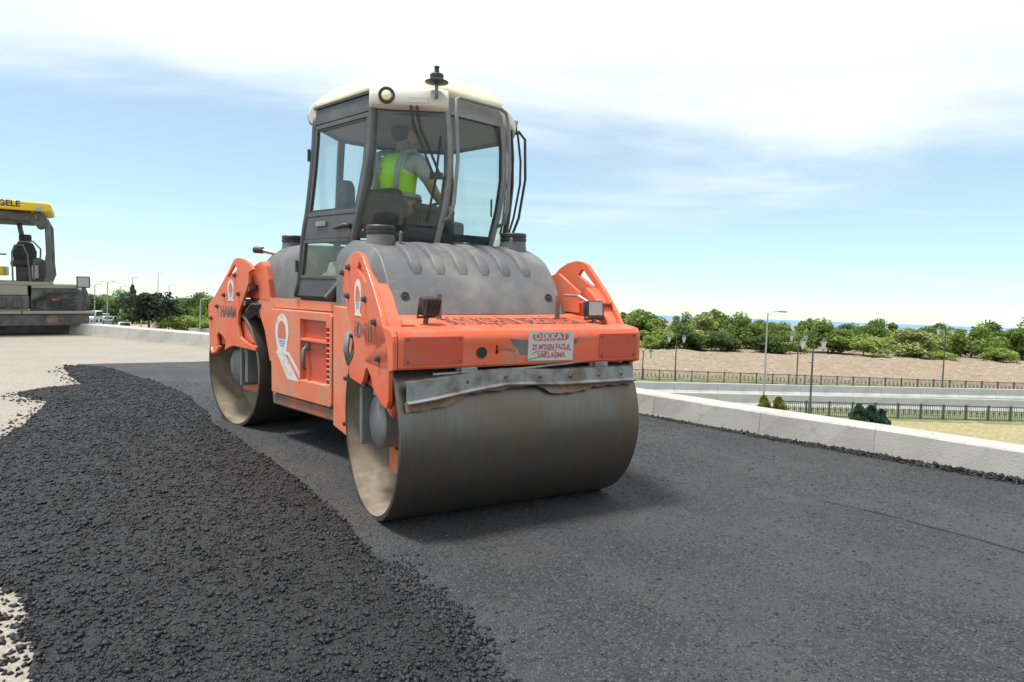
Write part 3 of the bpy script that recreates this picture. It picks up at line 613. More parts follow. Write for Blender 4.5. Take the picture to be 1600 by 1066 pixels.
# ------------------------------------------------------------------ vehicles on the far road
def car(px, py, kind, label, mt, rz):
    p = gz(px, py, ZT+.05); r = empty('minibus' if kind == 'van' else 'car', T(p.x, p.y, ZT+.05) @ RZ(rz), label, 'van' if kind == 'van' else 'car', 'vehicles on the far road')
    if kind == 'van':
        prof = [(-2.6, .35), (2.5, .35), (2.65, .9), (2.3, 1.25), (1.9, 2.25), (-2.5, 2.35), (-2.65, 1.2)]; win = [(2.0, 1.25), (1.75, 2.1), (-2.3, 2.15), (-2.4, 1.25)]; fw = [(2.37, 1.3), (1.97, 2.15)]
    else:
        prof = [(-2.1, .3), (2.1, .3), (2.15, .75), (1.2, .95), (.5, 1.45), (-1.2, 1.48), (-1.9, 1.0), (-2.15, .9)]; win = [(1.0, .97), (.45, 1.38), (-1.1, 1.4), (-1.7, 1.0)]; fw = [(1.22, .98), (.56, 1.42)]
    MB().prism(prof, -.9, .9, 'v').build('body', mt, r, bevel=.08)
    MB().prism(win, -.91, .91, 'v').build('side_window', 'car_glass', r)
    (a, b_), (c, d) = fw
    MB().add([(a+.02, -.75, b_), (a+.02, .75, b_), (c+.02, .68, d), (c+.02, -.68, d)], [(0, 1, 2, 3)]).build('windscreen', 'car_glass', r)
    for x in (-1.35, 1.4):
        for y in (-.88, .88):
            MB().cyl((x, y-.1, .33), (x, y+.1, .33), .33, 14).build('wheel', 'rubber', r)
    for y in (-.65, .65): MB().box((prof[2][0]-.02, y, .72), (.08, .3, .15)).build('headlight', 'lens', r)
car(147, 503, 'van', 'white minibus driving on the far road', 'car_white', R_(-75))
car(162, 500, 'car', 'white car behind the minibus on the far road', 'car_white', R_(-70))
car(171, 506, 'car', 'grey car nearest the dirt path on the far road', 'car_grey', R_(-70))
car(195, 518, 'car', 'white car close behind the kerb', 'car_white', R_(-60))
p = gz(184, 517, ZT); MB()
o = MB().lathe([(.42, 0), (.45, .1), (.42, .5), (.45, .6), (.40, 1.0), (.36, 1.08)], (0, 0, 0), (0, 0, 1), 16).build('traffic_barrel', 'plastic_orange', smooth='auto'); o.location = p; tag(o, 'orange plastic traffic barrel beyond the kerb', 'barrel')
# ------------------------------------------------------------------ paver waiting on the left
def paver():
    r = empty('asphalt_paver', G @ T(-12.2, 15.84, 0) @ RZ(R_(32)), 'grey asphalt paver with yellow canopy standing at the left edge', 'paver')
    can = MB().prism([(-2.6, 2.97), (1.20, 2.93), (1.30, 2.96), (1.30, 3.10), (1.22, 3.13), (-2.6, 3.24)], -.15, 2.3, 'v').build('canopy', 'yellow', r, bevel=.03)
    MB().bx(-2.5, .9, .0, 2.15, 2.70, 2.925).build('canopy_lining', 'paver_dark', can, bevel=.05)
    text('VÖGELE', .19, 'lettering', 'black', can, basis((1, 0, -.02), (0, 0, 1), (.36, -.156, 3.075)), .002, .004)
    MB().lathe([(.0, .03), (.05, .02), (.06, -.01)], (1.06, -.15, 3.0), (0, -1, 0), 16).build('canopy_lamp', 'lens', can)
    for y in (.05, 2.1):
        MB().tube([(.95, y, 2.92), (1.12, y, 2.85), (1.21, y, 2.65), (1.22, y, 1.95), (1.20, y, 1.75), (1.22, y, 1.45), (1.13, y, 1.2), (1.10, y, .9)], [.055, .06, .06, .06, .075, .08, .07, .06], 8).build('canopy_post', 'paver_grey', r, smooth=True)
    MB().tube([(.55, 1.3, 2.9), (.60, 1.3, 2.55), (.66, 1.3, 2.2), (.66, 1.3, 1.2)], .055, 8).build('canopy_post', 'paver_grey', r, smooth=True)
    mi = MB().lathe([(.03, -.03), (.11, -.02), (.12, .02), (.0, .03)], (0, 0, 0), (.3, -1, 0), 16)
    mi.v = [(x, y, z*1.5) for x, y, z in mi.v]; mi.v = [(x+1.08, y-.02, z+2.68) for x, y, z in mi.v]; mi.build('mirror', 'paver_dark', r, smooth='auto')
    s = MB().bx(.42, .88, .55, 1.05, 1.62, 1.78).build('seat', 'seat', r, bevel=.05)
    MB().prism([(.46, 1.75), (.92, 1.75), (.94, 2.0), (.86, 2.22), (.56, 2.24), (.44, 2.0)], .92, 1.06, 'v').build('backrest', 'seat', s, bevel=.04)
    MB().bx(.58, .84, .93, 1.04, 2.24, 2.42).build('headrest', 'seat', s, bevel=.04)
    MB().bx(.52, .86, .6, .95, 1.25, 1.62).build('pedestal', 'paver_dark', s)
    hr = lambda pts: MB().tube(pts, .02, 6).build('handrail', 'paver_grey', r)
    hr([(.50, .0, 1.25), (.50, .0, 1.95), (.56, .0, 2.12), (.72, .0, 2.13), (.80, .0, 1.9), (.84, .0, 1.25)]); hr([(.62, .02, 2.2), (.92, .02, 2.22), (1.06, .02, 2.05), (1.05, .02, 1.85), (.92, .02, 1.68), (.90, .02, 1.3)]); hr([(-.1, .0, 1.25), (-.1, .0, 1.9), (.40, .0, 1.9)]); hr([(-1.4, .0, 1.25), (-1.4, .0, 2.0), (-.5, .0, 2.0), (-.5, .0, 1.25)])
    co = MB().prism([(.88, 1.25), (1.14, 1.25), (1.16, 1.75), (.98, 1.86), (.88, 1.8)], .25, 1.3, 'v').build('console', 'paver_dark', r, bevel=.03)
    MB().bx(.86, .99, .22, .25, 1.35, 1.66).build('control_panel', 'lens', co)
    for i, (x0, x1, z0, z1, m) in enumerate(((-2.4, -.05, 1.30, 1.75, 'paver_dark'), (-2.4, .1, 1.75, 1.84, 'paver_grey'), (.0, .3, 1.4, 1.62, 'yellow'))): MB().bx(x0, x1, .35, 1.8, z0, z1).build(('engine_cover', 'cover_lid', 'tool_box')[i], m, r, bevel=.02)
    MB().bx(-2.6, 1.22, -.05, 2.2, 1.18, 1.27).build('deck', 'paver_pale', r, bevel=.015)
    MB().bx(-2.6, .78, -.08, 2.2, .95, 1.178).build('deck_skirt', 'paver_pale', r, bevel=.02)
    MB().bx(-2.6, .80, -.06, 2.2, .60, .948).build('body', 'paver_grey', r, bevel=.03)
    MB().bx(-2.6, .10, -.12, -.06, .63, .93).build('side_door', 'paver_grey', r, bevel=.02)
    MB().prism([(.80, .55), (1.95, .55), (1.98, 1.0), (1.75, 1.12), (.85, 1.22)], .0, 2.1, 'v').build('screed_housing', 'paver_grey', r, bevel=.03)
    MB().bx(.85, 1.78, -.04, 1.9, 1.12, 1.19).build('walkway', 'paver_pale', r, bevel=.01)
    MB().tube([(.85, -.06, .80), (1.2, -.06, 1.0), (1.78, -.06, 1.03)], .03, 6).build('hose', 'rubber', r)
    MB().bx(.95, 1.15, -.03, 0., .64, .80).build('warning_plate', 'paver_pale', r); MB().bx(1.22, 1.42, -.03, 0., .63, .79).build('vent', 'paver_dark', r); MB().bx(1.60, 1.74, -.03, 0., .66, .80).build('vent', 'paver_dark', r); MB().bx(1.25, 1.42, -.05, -.02, .83, .88).build('marker_light', 'plastic_orange', r)
    lp = MB().bx(1.76, 2.05, -.12, -.06, 1.14, 1.42).build('rear_light_board', 'paver_dark', r, bevel=.02); MB().bx(1.79, 2.02, -.14, -.122, 1.17, 1.39).build('board_face', 'lens', lp)
    MB().tube([(1.9, -.05, 1.15), (1.98, -.02, .9), (1.9, 0, .6)], .05, 8).build('board_arm', 'paver_dark', r)
    for x0, x1 in ((-2.6, .66), (.68, 2.12)): MB().bx(x0, x1, -.35, .0, .52, .575).build('step', 'paver_pale', r, bevel=.012)
    MB().prism([(-2.6, .22), (1.85, .24), (2.0, .30), (2.02, .515), (-2.6, .515)], -.28, 1.6, 'v').build('screed', 'paver_dark', r, bevel=.02)
    MB().lathe([(.10, -.02), (.12, .0), (.05, .03), (0, .03)], (1.25, -.28, .38), (0, -1, 0), 14).build('screed_knob', 'rust', r)
    MB().bx(-2.6, 1.6, .12, 1.9, .03, .215).build('undercarriage', 'paver_dark', r)
    for k in range(5): MB().tube([(.82+.02*k, -.03, .62+.05*k), (1.1+.05*k, -.09, .70+.07*k), (1.5, -.07, .66+.05*k), (1.72, -.03, .60+.09*k)], .014, 6).build('hose', 'rubber', r)
    for x_ in (-.6, -.3, .2, .5): MB().bx(x_, x_+.16, -.14, -.08, .66, .9).build('side_bracket', 'paver_dark', r, bevel=.01)
    tr = MB().prism([(-2.4, .0), (.75, .0), (1.0, .12), (1.02, .3), (.8, .45), (-2.4, .45)], .15, .6, 'v').build('track', 'rubber', r, bevel=.04)
    for x in (-1.9, -1.2, -.5, .2): MB().cyl((x, .11, .2), (x, .15, .2), .15, 16).build('track_wheel', 'paver_dark', tr)
paver()

# ------------------------------------------------------------------ tandem roller: u forward, v to the picture's right, w up; the frame is bent in the middle
bF, bR = .491596, .792247
JX, JY = -.97963, 6.20878
RM = G @ T(JX, JY, 0) @ RZ(bR-math.pi/2)
roller = empty('road_roller', RM, 'orange and grey tandem road roller with enclosed cab', 'road roller')
MF = RZ(bF-bR)
F = dict(parent=roller, M=MF); B = dict(parent=roller)
def drum(M, sgn):
    R0, Wd = .60, .84; n = 96
    d = MB().lathe([(R0-.006, -Wd), (R0, -Wd+.006), (R0, Wd-.006), (R0-.006, Wd), (R0-.028, Wd), (R0-.03, Wd-.30), (R0-.03, -Wd+.30), (R0-.028, -Wd), (R0-.006, -Wd)], (0, 0, 0), (0, 1, 0), n)
    d.f = [f for f in d.f if len(f) == 4]
    o = d.build('drum', 'drum_steel', roller, smooth='auto', local=M)
    # inner lining on both ends, web disc, carrier plate, drive motor
    for s in (-1, 1):
        li = MB().lathe([(R0-.034, s*(Wd-.004)), (R0-.040, s*(Wd-.26)), (R0-.05, s*(Wd-.275)), (R0-.05, s*(Wd-.30)), (.05, s*(Wd-.30))], (0, 0, 0), (0, 1, 0), 72); li.f = [f for f in li.f if len(f) == 4]
        li.build('drum_inside', 'drum_inner', o, smooth='auto')
        y0 = s*(Wd-.22)
        cp = MB().prism([(-.20, -.36), (.24, -.36), (.34, -.20), (.34, .0), (.22, .27), (-.24, .27)] if sgn > 0 else [(-.22, -.26), (.20, -.26), (.24, .0), (.22, .27), (-.24, .27)], y0-.02, y0+.02, 'v').build('carrier_plate', 'orange_faded', o, bevel=.008)
        for k in range(7):
            a = R_(150+k*20); MB().cyl((.205*math.cos(a)*1.05, y0+s*.02, -.02+.22*math.sin(a)), (.205*math.cos(a)*1.05, y0+s*.032, -.02+.22*math.sin(a)), .012, 6)
        mo = MB().lathe([(.17, 0), (.17, .14), (.15, .155), (.0, .155)], (.0, y0+s*.02, .02), (0, s, 0), 40).build('drive_motor', 'motor_grey', o, smooth='auto')
        b = MB(); b.bx(-.27*sgn-.03, -.27*sgn+.03, min(y0+s*.02, y0+s*.2), max(y0+s*.02, y0+s*.2), -.12, .20); b.bx(-.19*sgn-.02, -.19*sgn+.02, min(y0+s*.05, y0+s*.22), max(y0+s*.05, y0+s*.22), -.16, .22); b.bx(min(-.27*sgn, -.19*sgn), max(-.27*sgn, -.19*sgn), min(y0+s*.1, y0+s*.18), max(y0+s*.1, y0+s*.18), -.08, -.03); b.bx(min(-.27*sgn, -.19*sgn), max(-.27*sgn, -.19*sgn), min(y0+s*.06, y0+s*.2), max(y0+s*.06, y0+s*.2), .17, .23)
        b.build('motor_bracket', 'motor_grey', o, bevel=.006)
        for k in range(9):
            a = R_(20+k*40); MB().cyl((.20*math.cos(a), y0+s*.02, .02+.20*math.sin(a)), (.20*math.cos(a), y0+s*.034, .02+.20*math.sin(a)), .011, 6).build('bolt', 'bolt', o)
    return o
drum(MF @ T(1.75, 0, .6), 1)
drum(T(-1.75, 0, .6), -1)
# --- yokes
YF = [(1.61, 1.69), (1.52, 1.70), (1.40, 1.685), (1.285, 1.645), (1.20, 1.59), (1.175, 1.53), (1.19, 1.45), (1.253, 1.372), (1.36, 1.25), (1.45, 1.15), (1.495, 1.06), (1.45, 1.0), (1.36, .93), (1.345, .89), (1.38, .86), (1.66, .848), (1.70, .88), (1.765, .965), (1.80, .97), (1.86, .935), (1.91, .875), (1.98, .83), (2.08, .795), (2.19, .785), (2.215, .83), (2.225, 1.03), (2.20, 1.13), (2.07, 1.31), (1.90, 1.48), (1.67, 1.67)]
HF = [(1.60, 1.632), (1.555, 1.59), (1.73, 1.512), (1.775, 1.512), (1.635, 1.618)]
YR = [(-x, z) for x, z in YF[:5]]+[(-1.30, 1.56), (-1.30, 1.46), (-1.40, 1.33), (-1.53, 1.17), (-1.55, 1.05), (-1.50, .93), (-1.36, .885), (-1.16, .86), (-1.17, .82), (-1.66, .83), (-1.78, .80), (-1.88, .765), (-1.84, .86), (-1.90, .90), (-2.02, .945), (-2.06, .90), (-2.04, .82), (-2.08, .745), (-2.17, .715), (-2.245, .80), (-2.275, 1.08), (-2.27, 1.22), (-2.10, 1.315), (-1.78, 1.55), (-1.64, 1.675)]
HR = [(-x, z) for x, z in HF]
def bolts(o, pts, v, s, M=None, r=.016):
    for u, w_ in pts:
        MB().tube([(u, v, w_), (u, v+s*.008, w_)], r*1.5, 12).build('washer', 'bolt', o, M=M)
        MB().tube([(u, v+s*.008, w_), (u, v+s*.028, w_)], r, 6).build('bolt', 'bolt', o, M=M)
def emblem(parent, M, k, uc, wc, v, name='emblem'):
    # white arch with a brown field, blue waves and a foot
    def arch(a, b_, n=14): return [(uc+k*a*math.cos(t), wc+k*(.10+b_*math.sin(t))) for t in [math.pi*i/n for i in range(n+1)]]
    o = MB().prism([(uc+k*.46, wc-k*.62)]+[(uc+k*.30, wc-k*.50)]+[(uc+k*.42, wc-k*.1)]+arch(.46, .62)+[(uc-k*.42, wc-k*.1), (uc-k*.30, wc-k*.50), (uc-k*.46, wc-k*.62)], v-.003, v-.0005, 'v').build(name, 'white_sticker', parent, M=M)
    MB().prism([(uc+k*.26, wc-k*.10)]+arch(.28, .40)+[(uc-k*.26, wc-k*.10)], v-.005, v-.0035, 'v').build('emblem_field', 'emblem_brown', o, M=M)
    for j in range(3):
        z = wc-k*(.20+.08*j); wv = k*(.24-.05*j)
        MB().prism([(uc-wv, z+k*.03), (uc-wv*.5, z), (uc, z+k*.03), (uc+wv*.5, z), (uc+wv, z+k*.03), (uc+wv, z+k*.065), (uc+wv*.5, z+k*.035), (uc, z+k*.065), (uc-wv*.5, z+k*.035), (uc-wv, z+k*.065)], v-.005, v-.0035, 'v').build('emblem_wave', 'emblem_blue', o, M=M)
    return o
for (poly, hole, M, fr) in ((YF, HF, MF, 'front'), (YR, HR, None, 'rear')):
    for s in (-1, 1):
        a0, a1 = (-.868, -.838) if s < 0 else (.838, .868)
        y = MB().prism(poly, a0, a1, 'v', [hole]).build('yoke_plate', 'orange', roller, M=M, bevel=.006)
        # inner web: narrower plate behind, and the flange that joins them along the slope
        sg = 1 if fr == 'front' else -1
        i0, i1 = (-.838, -.745) if s < 0 else (.745, .838)
        fl = [(sg*1.80, 1.50), (sg*1.905, 1.44), (sg*2.06, 1.28), (sg*2.195, 1.09), (sg*2.17, 1.07), (sg*2.03, 1.25), (sg*1.88, 1.39), (sg*1.79, 1.455)]
        MB().prism(fl, i0, i1, 'v').build('yoke_flange', 'orange', y, M=M, bevel=.004)
        MB().prism([(sg*1.20, 1.57), (sg*1.42, 1.60), (sg*1.52, 1.555), (sg*1.72, 1.46), (sg*1.72, 1.31), (sg*1.30, 1.31)], i0+(.07 if s < 0 else 0), i1-(0 if s < 0 else .07), 'v').build('yoke_web', 'orange', y, M=M, bevel=.004)
        if s > 0: MB().bx(min(sg*1.72, sg*2.0), max(sg*1.72, sg*2.0), i0, i1, 1.385, 1.40).build('yoke_shelf', 'orange_faded', y, M=M)
        MB().prism([(sg*1.30, .88), (sg*2.15, .80), (sg*2.15, 1.08), (sg*1.50, 1.08)], i0+.02, i1, 'v').build('yoke_box', 'orange', y, M=M, bevel=.01)
        if s < 0:
            if fr == 'front':
                bolts(y, [(1.36, 1.60), (1.34, 1.41), (1.75, 1.40), (1.96, 1.27), (2.04, 1.06), (1.20, 1.565)], -.868, -1, M)
                emblem(y, M, .175, 1.58, 1.395, -.868)
                text('HD+110', .14, 'lettering', 'letter_grey', y, MF @ basis((1, 0, 0), (0, 0, 1), (1.70, -.8695, 1.195)), .001, .004, .80)
            else:
                bolts(y, [(-1.60, 1.53), (-1.52, 1.35), (-1.86, 1.33), (-2.03, 1.21), (-2.19, 1.08)], -.868, -1)
                emblem(y, None, .16, -1.70, 1.375, -.868)
                text('HAMM', .15, 'lettering', 'letter_grey', y, basis((1, 0, 0), (0, 0, 1), (-1.77, -.8695, 1.16)), .001, .005, .85)
                MB().tube([(-2.02, -.85, .80), (-2.05, -.875, .74), (-2.12, -.88, .72), (-2.17, -.87, .765)], .022, 8).build('tow_hook', 'orange', y)
        else:
            bolts(y, [(sg*1.36, 1.60), (sg*1.34, 1.41)], .868, 1, M)
        if fr == 'front': MB().tube([(2.02, s*.80, .84), (2.05, s*.80, .76), (2.12, s*.80, .735), (2.17, s*.80, .79), (2.15, s*.80, .85)], .024, 8).build('tow_hook', 'orange', y, M=M)
        MB().bx(min(sg*1.80, sg*1.93), max(sg*1.80, sg*1.93), s*.80-.03, s*.80+.03, .80, .93).build('bracket_block', 'steel', y, M=M, bevel=.006)
# pivot arms between yoke and body
for s in (-1, 1):
    i0, i1 = (-.80, -.55) if s < 0 else (.55, .80)
    for sg, M in ((-1, None), (1, MF)):
        if sg > 0: continue
        pa = MB().prism([(sg*1.62, 1.42), (sg*1.42, 1.60), (sg*1.20, 1.67), (sg*1.10, 1.63), (sg*1.04, 1.50), (sg*1.0, 1.30), (sg*1.22, 1.30), (sg*1.25, 1.44)], i0, i1, 'v').build('pivot_arm', 'orange', roller, M=M, bevel=.012)
        for u_, w_ in ((1.33, 1.41), (1.42, 1.27)): MB().cyl((sg*u_, s*.79, w_), (sg*u_, s*.86, w_), .035, 12).build('pivot_pin', 'bolt', pa, M=M)
        MB().prism([(sg*1.28, 1.40), (sg*1.55, 1.45), (sg*1.50, 1.2), (sg*1.34, 1.12)], i0+.05, i1-.05, 'v').build('pivot_lug', 'orange_faded', pa, M=M)
MB().tube([(-1.17, -.63, 1.74), (-1.33, -.72, 1.775)], [.02, .02], 10).build('tail_lamp_stalk', 'steel', roller); MB().cyl((-1.32, -.715, 1.775), (-1.40, -.76, 1.78), .032, 14).build('tail_lamp', 'black', roller)
# --- cross beams front and rear
BP = [(1.60, 1.300), (2.225, 1.240), (2.265, 1.232), (2.285, 1.205), (2.29, 1.18), (2.29, 1.03), (2.28, 1.018), (2.1, 1.005), (1.72, 1.005), (1.62, 1.12)]
beam = MB().prism(BP, -.835, .835, 'v').build('front_beam', 'orange', roller, M=MF, bevel=.006, smooth='auto')
for s in (-1, 1): MB().prism([(1.70, 1.30), (2.20, 1.245), (2.262, 1.236), (2.285, 1.208), (2.29, 1.18), (2.29, 1.02), (2.22, 1.0), (1.75, 1.0)], *((-.868, -.837) if s < 0 else (.837, .868)), 'v').build('beam_end', 'orange', beam, M=MF, bevel=.006)
cutb = MB()
for s in (-1, 1): cutb.add([tuple(MF @ Vector(p)) for p in [(2.02, s*.78, 1.34), (2.12, s*.76, 1.34), (2.12, s*.66, 1.34), (2.05, s*.655, 1.34), (2.02, s*.78, 1.20), (2.12, s*.76, 1.20), (2.12, s*.66, 1.20), (2.05, s*.655, 1.20)]], [(0, 1, 2, 3), (7, 6, 5, 4), (0, 4, 5, 1), (1, 5, 6, 2), (2, 6, 7, 3), (3, 7, 4, 0)])
cutb.add(*(lambda m: ([tuple(MF @ Vector(p)) for p in m.v], m.f))(MB().cyl((2.2, -.215, 1.103), (2.35, -.215, 1.103), .012, 12))); cutb.add(*(lambda m: ([tuple(MF @ Vector(p)) for p in m.v], m.f))(MB().bx(2.2, 2.35, -.222, -.208, 1.11, 1.145)))
cut(beam, cutb)
rb = MB().prism([(-x, z) for x, z in BP], -.835, .835, 'v').build('rear_beam', 'orange', roller, bevel=.006)
for s in (-1, 1):
    a, c = (-.80, -.44) if s < 0 else (.53, .83)
    pl = MB().prism([(a, 1.045), (c, 1.045), (c, 1.205), (a, 1.205)], 2.291, 2.296, 'u').build('reflector_plate', 'red_orange', beam, M=MF, bevel=.002)
    for v_ in (a+.02, c-.02):
        for w_ in (1.062, 1.188): MB().cyl((2.296, v_, w_), (2.300, v_, w_), .008, 8).build('screw', 'bolt', pl, M=MF)
hn = MB().lathe([(.034, 0), (.034, .006), (.028, .006), (.027, .002), (.0, .002)], (2.2905, -.318, 1.105), (1, 0, 0), 24).build('horn', 'black', beam, M=MF, smooth='auto')
for k in range(5): MB().bx(2.293, 2.297, -.34, -.296, 1.085+k*.010, 1.089+k*.010).build('horn_slat', 'rubber', hn, M=MF)
sgn = MB().prism([(-.005, 1.045), (.325, 1.040), (.33, 1.222), (.002, 1.228)], 2.2915, 2.2945, 'u').build('warning_sign', 'sign_white', beam, M=MF)
MB().prism([(.05+.115*0, 1.168), (.27, 1.168), (.29, 1.182), (.29, 1.203), (.27, 1.217), (.05, 1.217), (.03, 1.203), (.03, 1.182)], 2.2947, 2.2957, 'u').build('sign_band', 'sign_red', sgn, M=MF)
text('DİKKAT', .056, 'lettering', 'sign_white', sgn, MF @ basis((0, 1, 0), (0, 0, 1), (2.2962, .16, 1.192)), .0004, .0016, 1.12)
text("25 M'DEN FAZLA", .046, 'lettering', 'sign_red', sgn, MF @ basis((0, 1, 0), (0, 0, 1), (2.2952, .163, 1.127)), .0004, .0016, .80)
text('YAKLAŞMA', .046, 'lettering', 'sign_red', sgn, MF @ basis((0, 1, 0), (0, 0, 1), (2.2952, .165, 1.075)), .0004, .0016, .86)
for pts in ([(.02, 1.085), (.07, 1.105), (.12, 1.10), (.16, 1.112), (.20, 1.104)], [(-.02, 1.05), (.05, 1.062), (.10, 1.078), (.13, 1.098)], [(.26, 1.10), (.28, 1.112), (.31, 1.105)], [(-.22, 1.128), (-.14, 1.12), (-.09, 1.108)]):
    MB().tube([(2.2955, a, c) for a, c in pts], .002, 5).build('rust_scratch', 'rust', sgn, M=MF)
MB().prism([(-.13, 1.185), (-.008, 1.172), (-.008, 1.085), (-.055, 1.085), (-.075, 1.13), (-.10, 1.14)], 2.2905, 2.2925, 'u').build('wing_badge', 'hood_grey', beam, M=MF); MB().prism([(.333, 1.172), (.372, 1.182), (.352, 1.15), (.333, 1.14)], 2.2905, 2.2925, 'u').build('wing_badge', 'hood_grey', beam, M=MF)
text('BÜYÜKŞEHİR BELEDİYESİ', .36, 'lettering', 'letter_dim', beam, MF @ basis((0, 1, 0), (-.99542, 0, .09556), (1.955, .085, 1.2672)), .001, .0025, .235)
# --- work lights on the beam
def work_light(v, u, w_, yaw, lens_front, tilt):
    M = MF @ T(u, v, w_) @ RZ(yaw) @ Matrix.Rotation(tilt, 4, 'Y')
    b = MB().bx(-.03, .03, -.058, .058, -.055, .055).build('work_light', 'black', beam, M=M, bevel=.008)
    for k in range(9): MB().bx(-.052, -.03, -.052+k*.013-.003, -.052+k*.013+.003, -.05, .05).build('cooling_fin', 'black', b, M=M)
    MB().bx(.0302, .034, -.05, .05, -.047, .047).build('lamp_lens', 'lens', b, M=M)
    MB().tube([(.0, -.07, 0), (0, -.07, -.07), (0, .07, -.07), (0, .07, 0)], .008, 6).build('lamp_bracket', 'black', b, M=M); MB().cyl((0, 0, -.07), (0, 0, -.11), .016, 8).build('lamp_foot', 'bolt', b, M=M)
work_light(-.56, 2.03, 1.37, R_(200), False, R_(-12)); work_light(.66, 2.03, 1.355, R_(-8), True, R_(-6))
for v_, u_ in ((-.42, 1.86), (.47, 1.86)):
    MB().bx(u_-.004, u_+.004, v_-.018, v_+.018, 1.28, 1.44).build('bracket_tab', 'rust', beam, M=MF)
MB().tube([(1.75, .60, 1.44), (1.9, .62, 1.44), (2.0, .655, 1.39)], .010, 6).build('cable', 'steel', beam, M=MF)
# --- hood, ribs, caps
HP = [(1.655, 1.288), (1.63, 1.345), (1.585, 1.42), (1.515, 1.53), (1.44, 1.61), (1.37, 1.675), (1.27, 1.725), (1.12, 1.772), (.95, 1.803), (.66, 1.82)]
def hood(sg, M):
    b = MB(); cols = []
    for i, (u, w_) in enumerate(HP):
        hw = .655; k = min(1, i/5)
        cols.append([(sg*(u-.14), -.75, 1.288), (sg*(u-.13), -.752, max(1.33, w_-.03-.10*k)), (sg*(u-.08), -.725, w_-.02-.05*k), (sg*u, -hw, w_)]+[(sg*u, v, w_+.008*(1-(v/.655)**2)) for v in np.linspace(-.5, .5, 7)]+[(sg*u, hw, w_), (sg*(u-.08), .725, w_-.02-.05*k), (sg*(u-.13), .752, max(1.33, w_-.03-.10*k)), (sg*(u-.14), .75, 1.288)])
    m = len(cols[0]); b.add([p for c in cols for p in c], [(i*m+j, i*m+j+1, (i+1)*m+j+1, (i+1)*m+j) for i in range(len(cols)-1) for j in range(m-1)]+[tuple(range(m)), tuple((len(cols)-1)*m+j for j in reversed(range(m)))])
    h = b.build('hood', 'hood_grey', roller, M=M, smooth='auto', bevel=.012)
    prof = [Vector((u, w_)) for u, w_ in HP]
    for k in range(6):
        vc = -.43+k*.172; rows = []
        pth = [(.98, 1.80), (1.12, 1.776), (1.27, 1.731), (1.37, 1.682), (1.44, 1.617), (1.485, 1.555)]
        for j, (u, w_) in enumerate(pth):
            a = Vector(pth[max(j-1, 0)]); c = Vector(pth[min(j+1, len(pth)-1)]); d = (c-a).normalized(); nx, nz_ = -d.y, d.x
            if nx < 0: nx, nz_ = -nx, -nz_
            wd = [.046, .052, .052, .050, .046, .034][j]; ht = [.006, .020, .022, .022, .020, .006][j]
            cw = .008*(1-(vc/.655)**2)
            rows.append([(sg*(u-.004*nx), vc-wd, w_+cw-.004*nz_), (sg*(u+ht*nx), vc-wd*.72, w_+cw+ht*nz_), (sg*(u+ht*nx), vc+wd*.72, w_+cw+ht*nz_), (sg*(u-.004*nx), vc+wd, w_+cw-.004*nz_)])
        r_ = MB().add([p for r in rows for p in r], [(i*4+j, i*4+j+1, i*4+5+j, i*4+4+j) for i in range(len(rows)-1) for j in range(3)]+[(0, 1, 2, 3), (20, 23, 22, 21)])
        r_.build('hood_rib', 'hood_grey', h, M=M, bevel=.006, smooth=True)
    for s in (-1, 1):
        bl = MB().lathe([(.030, 0), (.030, .006), (.022, .008), (.021, .003), (.012, .003), (.010, .010), (0, .011)], (sg*1.590, s*.555, 1.418), (sg*.88, 0, .47), 20).build('hood_lock', 'black', h, M=M, smooth='auto')
        nk = MB().lathe([(.125, -.06), (.108, -.01), (.100, .06)], (sg*1.03, s*.55, 1.79), (0, 0, 1), 28).build('filler_neck', 'hood_grey', h, M=M, smooth='auto')
        cp = MB().lathe([(.104, .062), (.106, .068), (.106, .085), (.100, .088), (.100, .093), (.106, .096), (.106, .118), (.098, .126), (0, .126)], (sg*1.03, s*.55, 1.79), (0, 0, 1), 28).build('filler_cap', 'black', h, M=M, smooth='auto')
        for k in range(6):
            a = k*1.047; MB().box((sg*1.03+.075*math.cos(a), s*.55+.075*math.sin(a), 1.924), (.02, .014, .016), Matrix.Rotation(a, 3, 'Z'))
        MB().prism([(sg*1.16, 1.79), (sg*1.20, 1.79), (sg*1.20, 1.86), (sg*1.18, 1.875), (sg*1.16, 1.86)], s*.55-s*.10-.006, s*.55-s*.10+.006, 'v').build('cap_hasp', 'hood_grey', h, M=M)
hood(1, MF); hood(-1, None)
